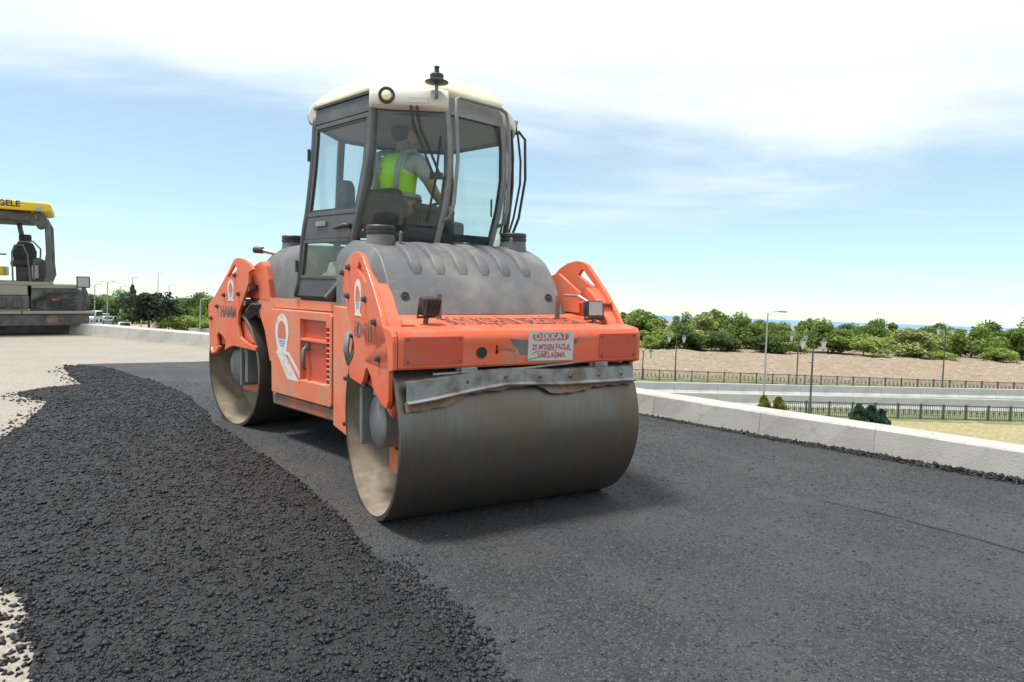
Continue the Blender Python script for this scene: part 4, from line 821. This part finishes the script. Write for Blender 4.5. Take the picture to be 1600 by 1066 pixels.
# --- front scraper: bent steel angle with torn rubber below
def scraper():
    top = [(-.80, .955), (-.62, .965), (-.40, .985), (-.16, 1.0), (.02, .995), (.20, .985), (.45, .985), (.80, .985)]
    def uu(w_): return 1.75+math.sqrt(max(.02, .605**2-(w_-.6)**2))+.03
    b = MB(); hgt = [.105, .095, .085, .075, .075, .075, .075, .075]; rows = []
    for (v_, z), hh in zip(top, hgt):
        u0 = uu(z-hh)+.015; rows.append([(u0-.06, v_, z+.004), (u0-.004, v_, z), (u0, v_, z-hh), (u0+.03, v_, z-hh-.012), (u0+.028, v_, z-hh-.020), (u0-.010, v_, z-hh-.006), (u0-.012, v_, z-.008), (u0-.06, v_, z-.004)])
    b.add([p for r in rows for p in r], [(i*8+j, i*8+(j+1) % 8, i*8+8+(j+1) % 8, i*8+8+j) for i in range(len(rows)-1) for j in range(8)]+[tuple(range(8)), tuple(56+j for j in reversed(range(8)))])
    o = b.build('scraper_bar', 'steel', roller, M=MF)
    vs = np.linspace(-.805, .80, 40); rub = MB(); pts = []
    for i, v_ in enumerate(vs):
        z = float(np.interp(v_, [t[0] for t in top], [t[1]-h_ for t, h_ in zip(top, hgt)]))
        dp = float(np.interp(v_, [-.81, -.6, -.45, -.44, -.2, -.05, .02, .1, .12, .3, .45, .46, .8], [.055, .055, .045, .02, .03, .03, .0, .03, .055, .06, .05, .03, .03]))+random.uniform(-.006, .006)
        pts.append((v_, z-.012, z-.012-max(dp, .004)))
    for i, (v_, z0, z1) in enumerate(pts):
        for z in (z0, z1):
            u0 = uu(z)-.012; rub.v += [(u0, v_, z), (u0+.012, v_, z)]
    for i in range(len(pts)-1):
        a = i*4; c = a+4; rub.f += [(a+1, c+1, c+3, a+3), (a, a+2, c+2, c), (a+2, a+3, c+3, c+2), (a, c, c+1, a+1)]
    rub.f += [(0, 1, 3, 2), (len(pts)*4-4, len(pts)*4-2, len(pts)*4-1, len(pts)*4-3)]
    rub.build('scraper_rubber', 'rust', o, M=MF)
    for v_ in (-.66, -.42, -.16, .08, .30, .52, .70):
        z = float(np.interp(v_, [t[0] for t in top], [t[1] for t in top]))-.045; MB().lathe([(.014, 0), (.014, .004), (.009, .010), (0, .012)], (uu(z-.03)+.012, v_, z), (1, 0, 0), 10).build('bolt', 'bolt', o, M=MF)
    for v_, z in ((-.40, 1.0), (.55, 1.0)):
        br = MB().bx(2.20, 2.30, v_-.05, v_+.05, .985, 1.02); br.bx(2.24, 2.27, v_-.07, v_-.045, .93, 1.02); br.bx(2.24, 2.27, v_+.045, v_+.07, .95, 1.02); br.cyl((2.255, v_-.12, .975), (2.255, v_+.13, .975), .016, 10)
        br.build('scraper_bracket', 'steel', o, M=MF, bevel=.004)
    MB().tube([(2.275, -.62, .985), (2.28, -.3, .992), (2.285, .0, 1.0), (2.285, .3, 1.018), (2.275, .52, 1.035), (2.26, .66, 1.02), (2.26, .74, 1.01)], .008, 6).build('tension_rod', 'steel', o, M=MF)
scraper()
# --- bodies
fb = MB().prism([(.58, .36), (1.06, .36), (1.09, .45), (1.09, .95), (1.22, 1.2), (1.22, 1.311), (.58, 1.311)], -.79, .79, 'v').build('front_chassis', 'orange_faded', roller, M=MF, bevel=.015)
bolts(fb, [(1.0, .46), (1.02, .80)], -.79, -1, MF)
MB().bx(.15, .7, -.32, .32, .42, 1.25).build('articulation_joint', 'paver_dark', roller)
body = MB().prism([(-.985, .335), (.19, .335), (.20, 1.25), (.22, 1.33), (-1.20, 1.33), (-1.28, 1.25), (-1.12, 1.02), (-1.03, .75)], -.79, .79, 'v').build('rear_chassis', 'chassis', roller, bevel=.02)
upper = MB().prism([(-1.02, .74), (-.93, .74), (-.93, 1.245), (.16, 1.255), (.21, 1.27), (.22, 1.33), (-1.20, 1.33), (-1.285, 1.25), (-1.12, 1.02)], -.797, -.79, 'v').build('body_skin', 'orange_faded', body)
pan = MB().prism([(-.91, .465), (.12, .465), (.14, .49), (.15, 1.21), (.12, 1.24), (-.90, 1.235), (-.925, 1.21), (-.915, .49)], -.835, -.79, 'v').build('side_panel', 'orange_faded', roller, bevel=.012)
cb = MB().bx(-.375, .055, -.9, -.793, .64, 1.165)
for k in range(11):
    z = .655+k*.043; cb.bx(.055-.001, .105, -.9, -.80, z, z+.028)
cut(pan, cb)
MB().bx(-.374, .054, -.795, -.792, .641, 1.164).build('recess_back', 'red_orange', pan)
MB().bx(-.374, .054, -.832, -.795, .985, 1.005).build('recess_shelf', 'orange_faded', pan)
hd = MB().bx(-.335, -.275, -.812, -.795, .90, .97).build('door_handle', 'motor_grey', pan, bevel=.006); MB().tube([(-.305, -.81, .93), (-.30, -.84, .91), (-.30, -.845, .76), (-.315, -.82, .735)], [.016, .018, .015, .012], 8).build('handle_lever', 'motor_grey', hd, smooth=True)
emblem(pan, None, .27, -.70, 1.0, -.8352, 'emblem')
MB().prism([(-.80, .83), (-.66, .84), (-.40, .615), (-.60, .62)], -.8372, -.8356, 'v').build('white_stripe', 'white_sticker', pan); MB().prism([(-.62, .86), (-.58, .86), (-.379, .70), (-.379, .65)], -.8372, -.8356, 'v').build('white_stripe', 'white_sticker', pan)
pl = MB().lathe([(.045, 0), (.045, .012), (.03, .016), (.03, .004), (0, .004)], (.02, -.79, .40), (0, -1, 0), 20).build('drain_plug', 'black', body, smooth='auto')
MB().bx(-.93, .18, -.81, -.79, .352, .448).build('lower_rail', 'chassis', body, bevel=.01)
# hoses
for k in range(4):
    MB().tube([(-1.16, -.70-.02*k, 1.16+.03*k), (-1.28, -.80-.015*k, 1.18+.025*k), (-1.42, -.80-.012*k, 1.12+.02*k), (-1.47, -.74, 1.0+.02*k), (-1.40, -.66, .92)], .018, 7).build('hydraulic_hose', 'rubber', roller, smooth=True)
    MB().tube([(1.12, -.72, 1.16-.02*k), (1.16+.012*k, -.83, 1.13), (1.19+.015*k, -.85, 1.03), (1.20+.014*k, -.83, .93+.01*k), (1.30, -.72, .90+.02*k)], .017, 7).build('hydraulic_hose', 'motor_grey', roller, M=MF, smooth=True)
# ------------------------------------------------------------------ cab (rear frame)
LW = [1.34, 1.45, 1.60, 1.90, 2.10, 2.40, 2.65, 2.88, 2.95]
ED = {'A': [.06, .19, .34, .44, .50, .565, .575, .56, .55], 'B': [.60, .66, .72, .83, .90, .955, .94, .895, .88], 'RA': [-.50, -.45, -.41, -.355, -.31, -.29, -.285, -.295, -.30], 'RB': [-.70, -.70, -.70, -.70, -.68, -.66, -.64, -.61, -.60]}
VS = [.80, .80, .80, .80, .785, .76, .74, .722, .718]
def E_(name, w_, s):
    u = float(np.interp(w_, LW, ED[name])); v = .29 if name.endswith('B') else float(np.interp(w_, LW, VS)); return Vector((u, s*v, w_))
def slab(e1, e2, w0, w1, s0, s1, o0, o1, n=7, mb=None):
    # panel between two cab edges, from offset o0 to o1 along its outward normal
    b = mb or MB(); (n1, g1), (n2, g2) = e1, e2; rows = []
    for k in range(n):
        w_ = w0+(w1-w0)*k/(n-1); p, q = E_(n1, w_, g1), E_(n2, w_, g2); d = (q-p).normalized(); nv = Vector((d.y, -d.x, 0))
        c = (p+q)/2-Vector((.13, 0, w_))
        if nv.dot(c) < 0: nv = -nv
        a, c2 = p.lerp(q, s0), p.lerp(q, s1); rows.append([a+nv*o0, c2+nv*o0, c2+nv*o1, a+nv*o1])
    b.add([p for r in rows for p in r], [(i*4+j, i*4+(j+1) % 4, i*4+4+(j+1) % 4, i*4+4+j) for i in range(n-1) for j in range(4)]+[(0, 1, 2, 3), tuple((n-1)*4+j for j in (3, 2, 1, 0))]); return b
AL, BL, BRt, AR = ('A', -1), ('B', -1), ('B', 1), ('A', 1); RAL, RBL, RBR, RAR = ('RA', -1), ('RB', -1), ('RB', 1), ('RA', 1)
def outline(w_, k=1., grow=0.):
    P = [E_(*(n, w_, s)) for n, s in (AL, BL, BRt, AR, RAR, RBR, RBL, RAL)]; c = Vector((.14, 0, w_))
    return [c+(p-c)*k+(p-c).normalized()*grow for p in P]
def loft(levels, name, m, **kw):
    b = MB(); 
    for lv in levels: b.v += [tuple(p) for p in lv]
    n = 8; b.f = [(i*n+j, i*n+(j+1) % n, i*n+n+(j+1) % n, i*n+n+j) for i in range(len(levels)-1) for j in range(n)]+[tuple(range(n)), tuple((len(levels)-1)*n+j for j in reversed(range(n)))]
    return b.build(name, m, **kw)
cab = loft([[Vector((p.x, p.y, 1.30)) for p in outline(1.36, .93)], [Vector((p.x, p.y, 1.37)) for p in outline(1.36, .97)]], 'cab', 'cab_grey', parent=roller, bevel=.01)
for e in (AL, BL, BRt, AR, RAR, RBR, RBL, RAL):
    lo = 1.36
    MB().tube([E_(e[0], w_, e[1]) for w_ in np.linspace(lo, 2.90, 14)], .030 if e[0] in ('A', 'RA') else .024, 8).build('pillar', 'cab_grey' if e[0] != 'B' else 'rail_grey', cab, smooth=True)
for e1, e2, nm in ((BL, BRt, 'front'), (AL, BL, 'front'), (BRt, AR, 'front'), (AR, RAR, 'side'), (RAR, RBR, 'rear'), (RBR, RBL, 'rear'), (RBL, RAL, 'rear')):
    slab(e1, e2, 1.40 if nm != 'side' else 1.9, 2.83, .02, .98, -.004, .002).build('window_pane', 'glass', cab, smooth='auto')
    g = MB()
    for s0, s1 in ((.015, .075), (.925, .985)): slab(e1, e2, 1.40, 2.83, s0, s1, -.012, -.006, mb=g)
    slab(e1, e2, 2.77, 2.83, .0, 1., -.012, -.006, n=3, mb=g); slab(e1, e2, 1.84, 1.90, .0, 1., -.012, -.006, n=3, mb=g)
    g.build('window_seal', 'black', cab)
slab(AR, RAR, 1.36, 1.9, .0, 1., -.02, .012).build('side_wall', 'cab_grey', cab, bevel=.006)
for e1, e2 in ((BL, BRt), (AR, RAR), (RAL, AL), (RBR, RBL)):
    slab(e1, e2, 2.795, 2.925, .0, 1., -.03, .016, n=3).build('header', 'rail_grey' if e1 == BL else 'cab_grey', cab, bevel=.006)
slab(RAL, AL, 2.925, 2.945, -.01, 1.01, -.03, .03, n=2).build('roof_gasket', 'black', cab)
# door with two panes
door = slab(RAL, AL, 1.84, 2.03, .04, .955, -.02, .012).build('door', 'cab_grey', roller, bevel=.006)
slab(RAL, AL, 1.365, 1.515, .03, .95, -.02, .012).build('lower_panel', 'cab_grey', door, bevel=.006)
def frame(w0, w1, s0, s1, t, o0, o1, name):
    f = MB(); slab(RAL, AL, w0, w0+t, s0, s1, o0, o1, n=3, mb=f); slab(RAL, AL, w1-t, w1, s0, s1, o0, o1, n=3, mb=f)
    slab(RAL, AL, w0+t, w1-t, s0, s0+t*1.15, o0, o1, mb=f); slab(RAL, AL, w0+t, w1-t, s1-t*1.15, s1, o0, o1, mb=f); return f.build(name, 'cab_grey', door, bevel=.004)
frame(2.03, 2.79, .03, .965, .035, -.015, .016, 'window_frame'); frame(1.515, 1.84, .035, .955, .03, -.015, .018, 'window_frame')
slab(RAL, AL, 2.06, 2.76, .06, .94, -.003, .003).build('window_pane', 'glass', door, smooth='auto'); slab(RAL, AL, 1.545, 1.81, .06, .93, -.003, .003).build('window_pane', 'glass', door, smooth='auto')
g = MB(); slab(RAL, AL, 2.06, 2.085, .06, .94, .004, .008, n=3, mb=g); slab(RAL, AL, 2.735, 2.76, .06, .94, .004, .008, n=3, mb=g); slab(RAL, AL, 2.06, 2.76, .90, .945, .004, .008, mb=g); slab(RAL, AL, 2.06, 2.76, .055, .075, .004, .008, mb=g); g.build('window_seal', 'black', door)
ph = E_('A', 1.93, -1); MB().tube([(ph.x-.06, -.81, 1.935), (ph.x-.08, -.85, 1.935), (ph.x-.20, -.85, 1.925), (ph.x-.27, -.835, 1.92)], [.018, .02, .018, .012], 8).build('door_handle', 'black', door, smooth=True)
MB().bx(ph.x-.58, ph.x-.42, -.825, -.81, 1.945, 1.985).build('latch_plate', 'rail_grey', door, bevel=.004)
for w_ in (1.62, 2.55): p = E_('RA', w_, -1); MB().cyl(p+Vector((-.02, -.035, -.05)), p+Vector((-.02, -.035, .05)), .014, 8).build('hinge', 'black', door)
MB().tube([E_('A', 1.37, -1)+Vector((-.04, -.03, 0)), E_('A', 1.46, -1)+Vector((-.0, -.03, 0)), E_('A', 1.52, -1)+Vector((.02, -.03, 0))], .016, 8).build('door_stay', 'rail_grey', door)
# white plastic jug and rag lying behind the lower pane
jg = MB().prism([(-.22, 1.40), (.0, 1.40), (.0, 1.58), (-.04, 1.66), (-.10, 1.66), (-.14, 1.58), (-.22, 1.56)], -.72, -.60, 'v').build('canister', 'white_sticker', bevel=.02); jg.matrix_world = RM; tag(jg, 'white plastic canister behind the lower cab door pane', 'canister')
# roof
outl = lambda w_, k, g_, z: [Vector((p.x, p.y, z)) for p in outline(w_, k, g_)]
loft([outl(2.9, 1., -.02, 2.90), outl(2.9, 1., .03, 2.945), outl(2.9, 1., .02, 2.985), outl(2.9, .93, 0, 3.05), outl(2.9, .80, 0, 3.13), outl(2.9, .55, 0, 3.185), outl(2.9, .2, 0, 3.20)], 'roof', 'roof_cream', parent=roller, smooth=True)
roof = bpy.data.objects['roof']
MB().prism([(p.x, p.y) for p in outline(2.85, .97)], 2.80, 2.83, 'w').build('headliner', 'interior', roof)
def corner(e1, e2, nm='roof_corner'):
    p, q = E_(e1[0], 2.9, e1[1]), E_(e2[0], 2.9, e2[1]); d = (q-p).normalized(); nv = Vector((d.y, -d.x, 0)); c = (p+q)/2-Vector((.14, 0, 2.9))
    if nv.dot(c) < 0: nv = -nv
    def pt(a, o_, z): return p+d*a+nv*o_+Vector((0, 0, z-2.9))
    Ln = (q-p).length; b = MB(); rows = []
    for a in (-.03, .10, .25, Ln-.14, Ln+.02):
        bul = .075 if .05 < a < Ln-.1 else .045
        rows.append([pt(a, -.10, 2.815), pt(a, .035, 2.81), pt(a, bul+.01, 2.84), pt(a, bul+.015, 2.90), pt(a, bul-.01, 2.955), pt(a, .0, 2.99), pt(a, -.10, 3.0)])
    b.add([x for r in rows for x in r], [(i*7+j, i*7+(j+1) % 7, i*7+7+(j+1) % 7, i*7+7+j) for i in range(4) for j in range(7)]+[tuple(range(7)), tuple(28+j for j in reversed(range(7)))])
    o = b.build(nm, 'roof_white', roof, bevel=.012, seg=3, smooth='auto')
    lc = pt(.10, .085, 2.895)
    MB().lathe([(.062, -.02), (.062, .008), (.046, .010), (.046, .0), (0, .0)], lc, nv, 24).build('roof_lamp', 'black', o, smooth='auto'); MB().lathe([(.045, .003), (.03, .012), (0, .016)], lc, nv, 20).build('lamp_lens', 'lamp_glow', o, smooth=True)
    return o, pt, nv, Ln
c1, pt1, nv1, L1 = corner(AL, BL); c2, pt2, nv2, L2 = corner(AR, BRt); corner(RAL, RBL); corner(RAR, RBR)
# recess for the wiper roots on the corner cover
MB().box(pt1(.33, .085, 2.875), (.16, .012, .05), nv1.to_track_quat('Y', 'Z').to_matrix()).build('wiper_recess', 'roof_white', c1, bevel=.015)
# beacon on its bent stalk
b0 = pt1(.47, .07, 2.90); bt = b0+Vector((.02, -.0, 0))
bc = MB().tube([b0, b0+nv1*.05, b0+nv1*.07+Vector((0, 0, .03)), b0+nv1*.06+Vector((0, 0, .06)), b0+nv1*.06+Vector((0, 0, .10))], .014, 8).build('beacon', 'rail_grey', roller, smooth=True)
tb = b0+nv1*.06-Vector((0, 0, .15)); MB().lathe([(.0, .235), (.02, .235), (.088, .245), (.088, .252), (.05, .268), (.052, .30), (.044, .308), (.02, .31), (.016, .345), (.019, .35), (.019, .362), (0, .364)], tb, (0, 0, 1), 28).build('beacon_cap', 'black', bc, smooth='auto')
# wiper on the angled pane: two arms and a blade
def on(s, w_, o_=.03):
    p, q = E_('A', w_, -1), E_('B', w_, -1); return p.lerp(q, s)+nv1*o_
wp = MB().tube([on(.50, 2.86, .06), on(.53, 2.70, .045), on(.80, 2.33, .04)], .010, 6).build('wiper', 'black', roller)
MB().tube([on(.58, 2.86, .06), on(.62, 2.68, .045), on(.88, 2.33, .04)], .010, 6).build('wiper_arm', 'black', wp); MB().tube([on(.88, 2.62, .02), on(.84, 2.30, .03), on(.82, 1.98, .02)], .009, 6).build('wiper_blade', 'black', wp); MB().box(on(.84, 2.32, .04), (.10, .03, .05), nv1.to_track_quat('Y', 'Z').to_matrix()).build('wiper_joint', 'black', wp)
def on2(s, w_, o_=.03):
    p, q = E_('A', w_, 1), E_('B', w_, 1); return p.lerp(q, s)+nv2*o_
w2 = MB().tube([on2(.55, 2.86, .06), on2(.5, 2.6, .05), on2(.35, 2.3, .04)], .010, 6).build('wiper', 'black', roller); MB().tube([on2(.45, 2.62, .03), on2(.35, 2.3, .03), on2(.33, 1.95, .02)], .009, 6).build('wiper_blade', 'black', w2)
ma = MB().tube([pt2(.08, .10, 2.87), pt2(.06, .16, 2.80), pt2(.05, .17, 2.45), pt2(.07, .12, 2.1), pt2(.10, .05, 1.90)], .012, 6).build('mirror_stay', 'black', roller); MB().tube([pt2(.14, .10, 2.85), pt2(.11, .13, 2.6), pt2(.11, .13, 2.4), pt2(.12, .08, 2.1), pt2(.14, .03, 1.92)], .010, 6).build('mirror_stay_brace', 'black', ma)
# handrail loop over the front pane
MB().tube([(.88, -.30, 1.99), (.95, -.285, 2.01), (.985, -.275, 2.12), (1.0, -.255, 2.45), (.985, -.262, 2.80), (.975, -.255, 2.905), (.97, -.22, 2.925), (.97, .22, 2.925), (.975, .28, 2.90), (.985, .30, 2.80), (1.0, .305, 2.45), (.985, .305, 2.12), (.95, .305, 2.01), (.88, .30, 1.99)], .015, 8).build('handrail', 'rail_grey', roller, smooth=True)
MB().tube([(.935, .17, 2.06), (.95, .155, 2.06), (.955, .15, 2.09), (.955, .15, 2.16), (.95, .155, 2.19), (.935, .17, 2.19)], .008, 6).build('pane_grip', 'black', roller)
# cab inside: seat, console, wheel
fx = Vector((-.28, .96, 0)).normalized(); PA = math.atan2(-fx.x, fx.y)
PM = T(.24, -.22, 1.985) @ RZ(PA)                       # operator: local y = facing, x = his right
st = MB().bx(-.24, .24, -.24, .26, -.12, -.015).build('seat', 'seat', roller, M=PM, bevel=.04)
MB().prism([(-.23, -.05), (.23, -.05), (.24, .14), (.18, .27), (-.18, .27), (-.24, .14)], -.33, -.22, 'v').build('backrest', 'seat', st, M=PM, bevel=.04)
MB().bx(-.16, .16, -.18, .18, -.61, -.12).build('pedestal', 'black', st, M=PM)
for s in (-1, 1): MB().bx(s*.30-.04, s*.30+.04, -.22, .18, .10, .16).build('armrest', 'seat', st, M=PM, bevel=.02)
cn = MB().prism([(.35, -.53), (.75, -.53), (.70, .02), (.52, .12), (.42, .05)], -.22, .22, 'u')
cn.v = [(y, x, z) if False else (x, y, z) for x, y, z in cn.v]
cn = MB().prism([(-.2, .48), (.2, .48), (.18, .72), (-.18, .72)], -.53, .08, 'w').build('console', 'interior', roller, M=PM, bevel=.03)
MB().tube([(.17*math.cos(a), .50+.12*math.sin(a), .16+.10*math.sin(a)) for a in [i*math.pi/10 for i in range(21)]], .014, 8, False).build('steering_wheel', 'black', cn, M=PM); MB().cyl((0, .52, .14), (0, .58, .02), .03, 8).build('steering_column', 'black', cn, M=PM)
sr = MB().bx(-.42, -.12, -.62, -.50, 1.95, 2.12).build('side_console', 'seat', roller, bevel=.03); MB().prism([(-.20, 2.10), (-.02, 2.12), (-.02, 2.30), (-.08, 2.36), (-.17, 2.34)], -.60, -.50, 'v').build('side_backrest', 'seat', sr, bevel=.03)

# ------------------------------------------------------------------ operator
def skinmesh(name, J, edges, m, parent, sub=2, M=None):
    names = list(J); me = bpy.data.meshes.new(name); me.from_pydata([J[n][0] for n in names], [(names.index(a), names.index(b_)) for a, b_ in edges], [])
    o = bpy.data.objects.new(name, me); COL.objects.link(o); me.materials.append(MATS[m])
    if parent: o.parent = parent
    md = o.modifiers.new('skin', 'SKIN'); md.use_smooth_shade = True
    for i, n in enumerate(names):
        r_ = J[n][1]; me.skin_vertices[0].data[i].radius = (r_, r_) if not isinstance(r_, tuple) else r_
    me.skin_vertices[0].data[0].use_root = True
    s = o.modifiers.new('sub', 'SUBSURF'); s.levels = sub; s.render_levels = sub
    return o
per = empty('person', RM @ PM, 'roller operator in a lime safety vest seated in the cab, back turned', 'person')
# right arm reaches forward and down to the wheel
BJ = {'pelvis': ((0, -.04, .09), .12), 'waist': ((0, -.05, .26), .125), 'chest': ((0, -.05, .42), .14), 'upper': ((0, -.03, .52), .10), 'neck': ((0, .0, .60), .052), 'head0': ((0, .02, .66), .065), 'head1': ((0, .03, .75), .088), 'head2': ((0, .025, .83), .075), 'nose': ((0, .125, .745), .014), 'chin': ((0, .09, .68), .03),
      'rsh': ((.19, -.03, .52), .065), 'rel': ((.27, .10, .27), .045), 'rwr': ((.19, .38, .18), .030), 'rpalm': ((.175, .44, .175), .032),
      'lsh': ((-.19, -.03, .52), .065), 'lel': ((-.29, .08, .27), .045), 'lwr': ((-.19, .36, .19), .030), 'lpalm': ((-.175, .42, .18), .032),
      'rhip': ((.10, .04, .06), .09), 'rknee': ((.16, .44, .06), .065), 'rank': ((.16, .50, -.36), .045), 'rtoe': ((.16, .66, -.42), .035), 'lhip': ((-.10, .04, .06), .09), 'lknee': ((-.16, .44, .06), .065), 'lank': ((-.16, .50, -.36), .045), 'ltoe': ((-.16, .66, -.42), .035), 'rear': ((.092, .015, .745), .016), 'lear': ((-.092, .015, .745), .016)}
BE = [('pelvis', 'waist'), ('waist', 'chest'), ('chest', 'upper'), ('upper', 'neck'), ('neck', 'head0'), ('head0', 'head1'), ('head1', 'head2'), ('head1', 'nose'), ('head0', 'chin'), ('upper', 'rsh'), ('rsh', 'rel'), ('rel', 'rwr'), ('rwr', 'rpalm'), ('upper', 'lsh'), ('lsh', 'lel'), ('lel', 'lwr'), ('lwr', 'lpalm'), ('pelvis', 'rhip'), ('rhip', 'rknee'), ('rknee', 'rank'), ('rank', 'rtoe'), ('pelvis', 'lhip'), ('lhip', 'lknee'), ('lknee', 'lank'), ('lank', 'ltoe'), ('head1', 'rear'), ('head1', 'lear')]
for s, k in ((1, 'r'), (-1, 'l')):
    pw = Vector(BJ[k+'palm'][0])
    for i, (dx_, ln) in enumerate(((-.027, .062), (-.009, .07), (.009, .066), (.026, .052))):
        BJ[f'{k}f{i}a'] = (tuple(pw+Vector((s*dx_, .028, .004))), .010); BJ[f'{k}f{i}b'] = (tuple(pw+Vector((s*dx_, .028+ln*.5, -.012))), .009); BJ[f'{k}f{i}c'] = (tuple(pw+Vector((s*dx_, .028+ln*.55, -.045))), .008)
        BE += [(k+'palm', f'{k}f{i}a'), (f'{k}f{i}a', f'{k}f{i}b'), (f'{k}f{i}b', f'{k}f{i}c')]
    BJ[k+'t1'] = (tuple(pw+Vector((-s*.045, .0, -.005))), .011); BJ[k+'t2'] = (tuple(pw+Vector((-s*.055, .03, -.03))), .009); BE += [(k+'palm', k+'t1'), (k+'t1', k+'t2')]
skinmesh('body', BJ, BE, 'skin', per)
g = .012
SJ = {n: (BJ[n][0], (BJ[n][1] if not isinstance(BJ[n][1], tuple) else BJ[n][1][0])+g) for n in ('pelvis', 'waist', 'chest', 'upper', 'rsh', 'lsh')}
SJ['rs2'] = ((.245, .055, .36), .066); SJ['ls2'] = ((-.255, .04, .36), .066); SJ['upper'] = (BJ['upper'][0], .115)
skinmesh('shirt', SJ, [('pelvis', 'waist'), ('waist', 'chest'), ('chest', 'upper'), ('upper', 'rsh'), ('rsh', 'rs2'), ('upper', 'lsh'), ('lsh', 'ls2')], 'shirt', per)
VJ = {'a': ((0, -.04, .14), .150), 'b': ((0, -.05, .27), .152), 'c': ((0, -.05, .42), .170), 'd': ((0, -.035, .525), .125), 'e': ((.12, -.035, .545), .072), 'f': ((-.12, -.035, .545), .072)}
vest = skinmesh('vest', VJ, [('a', 'b'), ('b', 'c'), ('c', 'd'), ('d', 'e'), ('d', 'f')], 'vest', per)
for s in (-1, 1): MB().tube([(s*.105, -.22, .20), (s*.115, -.226, .34), (s*.12, -.215, .46), (s*.125, -.15, .58), (s*.125, -.03, .625), (s*.12, .07, .57)], .024, 8).build('reflective_band', 'vest_tape', vest, smooth=True)
MB().tube([(.168*math.cos(a), -.045+.182*math.sin(a), .235) for a in [i*math.pi/12 for i in range(25)]], .022, 8, False).build('reflective_band', 'vest_tape', vest, smooth=True)
skinmesh('trousers', {'p': ((0, -.03, .10), .15), 'rh': ((.10, .05, .065), .102), 'rk': ((.16, .44, .065), .078), 'ra': ((.16, .49, -.32), .060), 'lh': ((-.10, .05, .065), .102), 'lk': ((-.16, .44, .065), .078), 'la': ((-.16, .49, -.32), .060)}, [('p', 'rh'), ('rh', 'rk'), ('rk', 'ra'), ('p', 'lh'), ('lh', 'lk'), ('lk', 'la')], 'trousers', per)
skinmesh('hair', {'a': ((0, -.045, .69), .072), 'b': ((0, -.03, .78), .098), 'c': ((0, .03, .845), .085)}, [('a', 'b'), ('b', 'c')], 'hair', per)
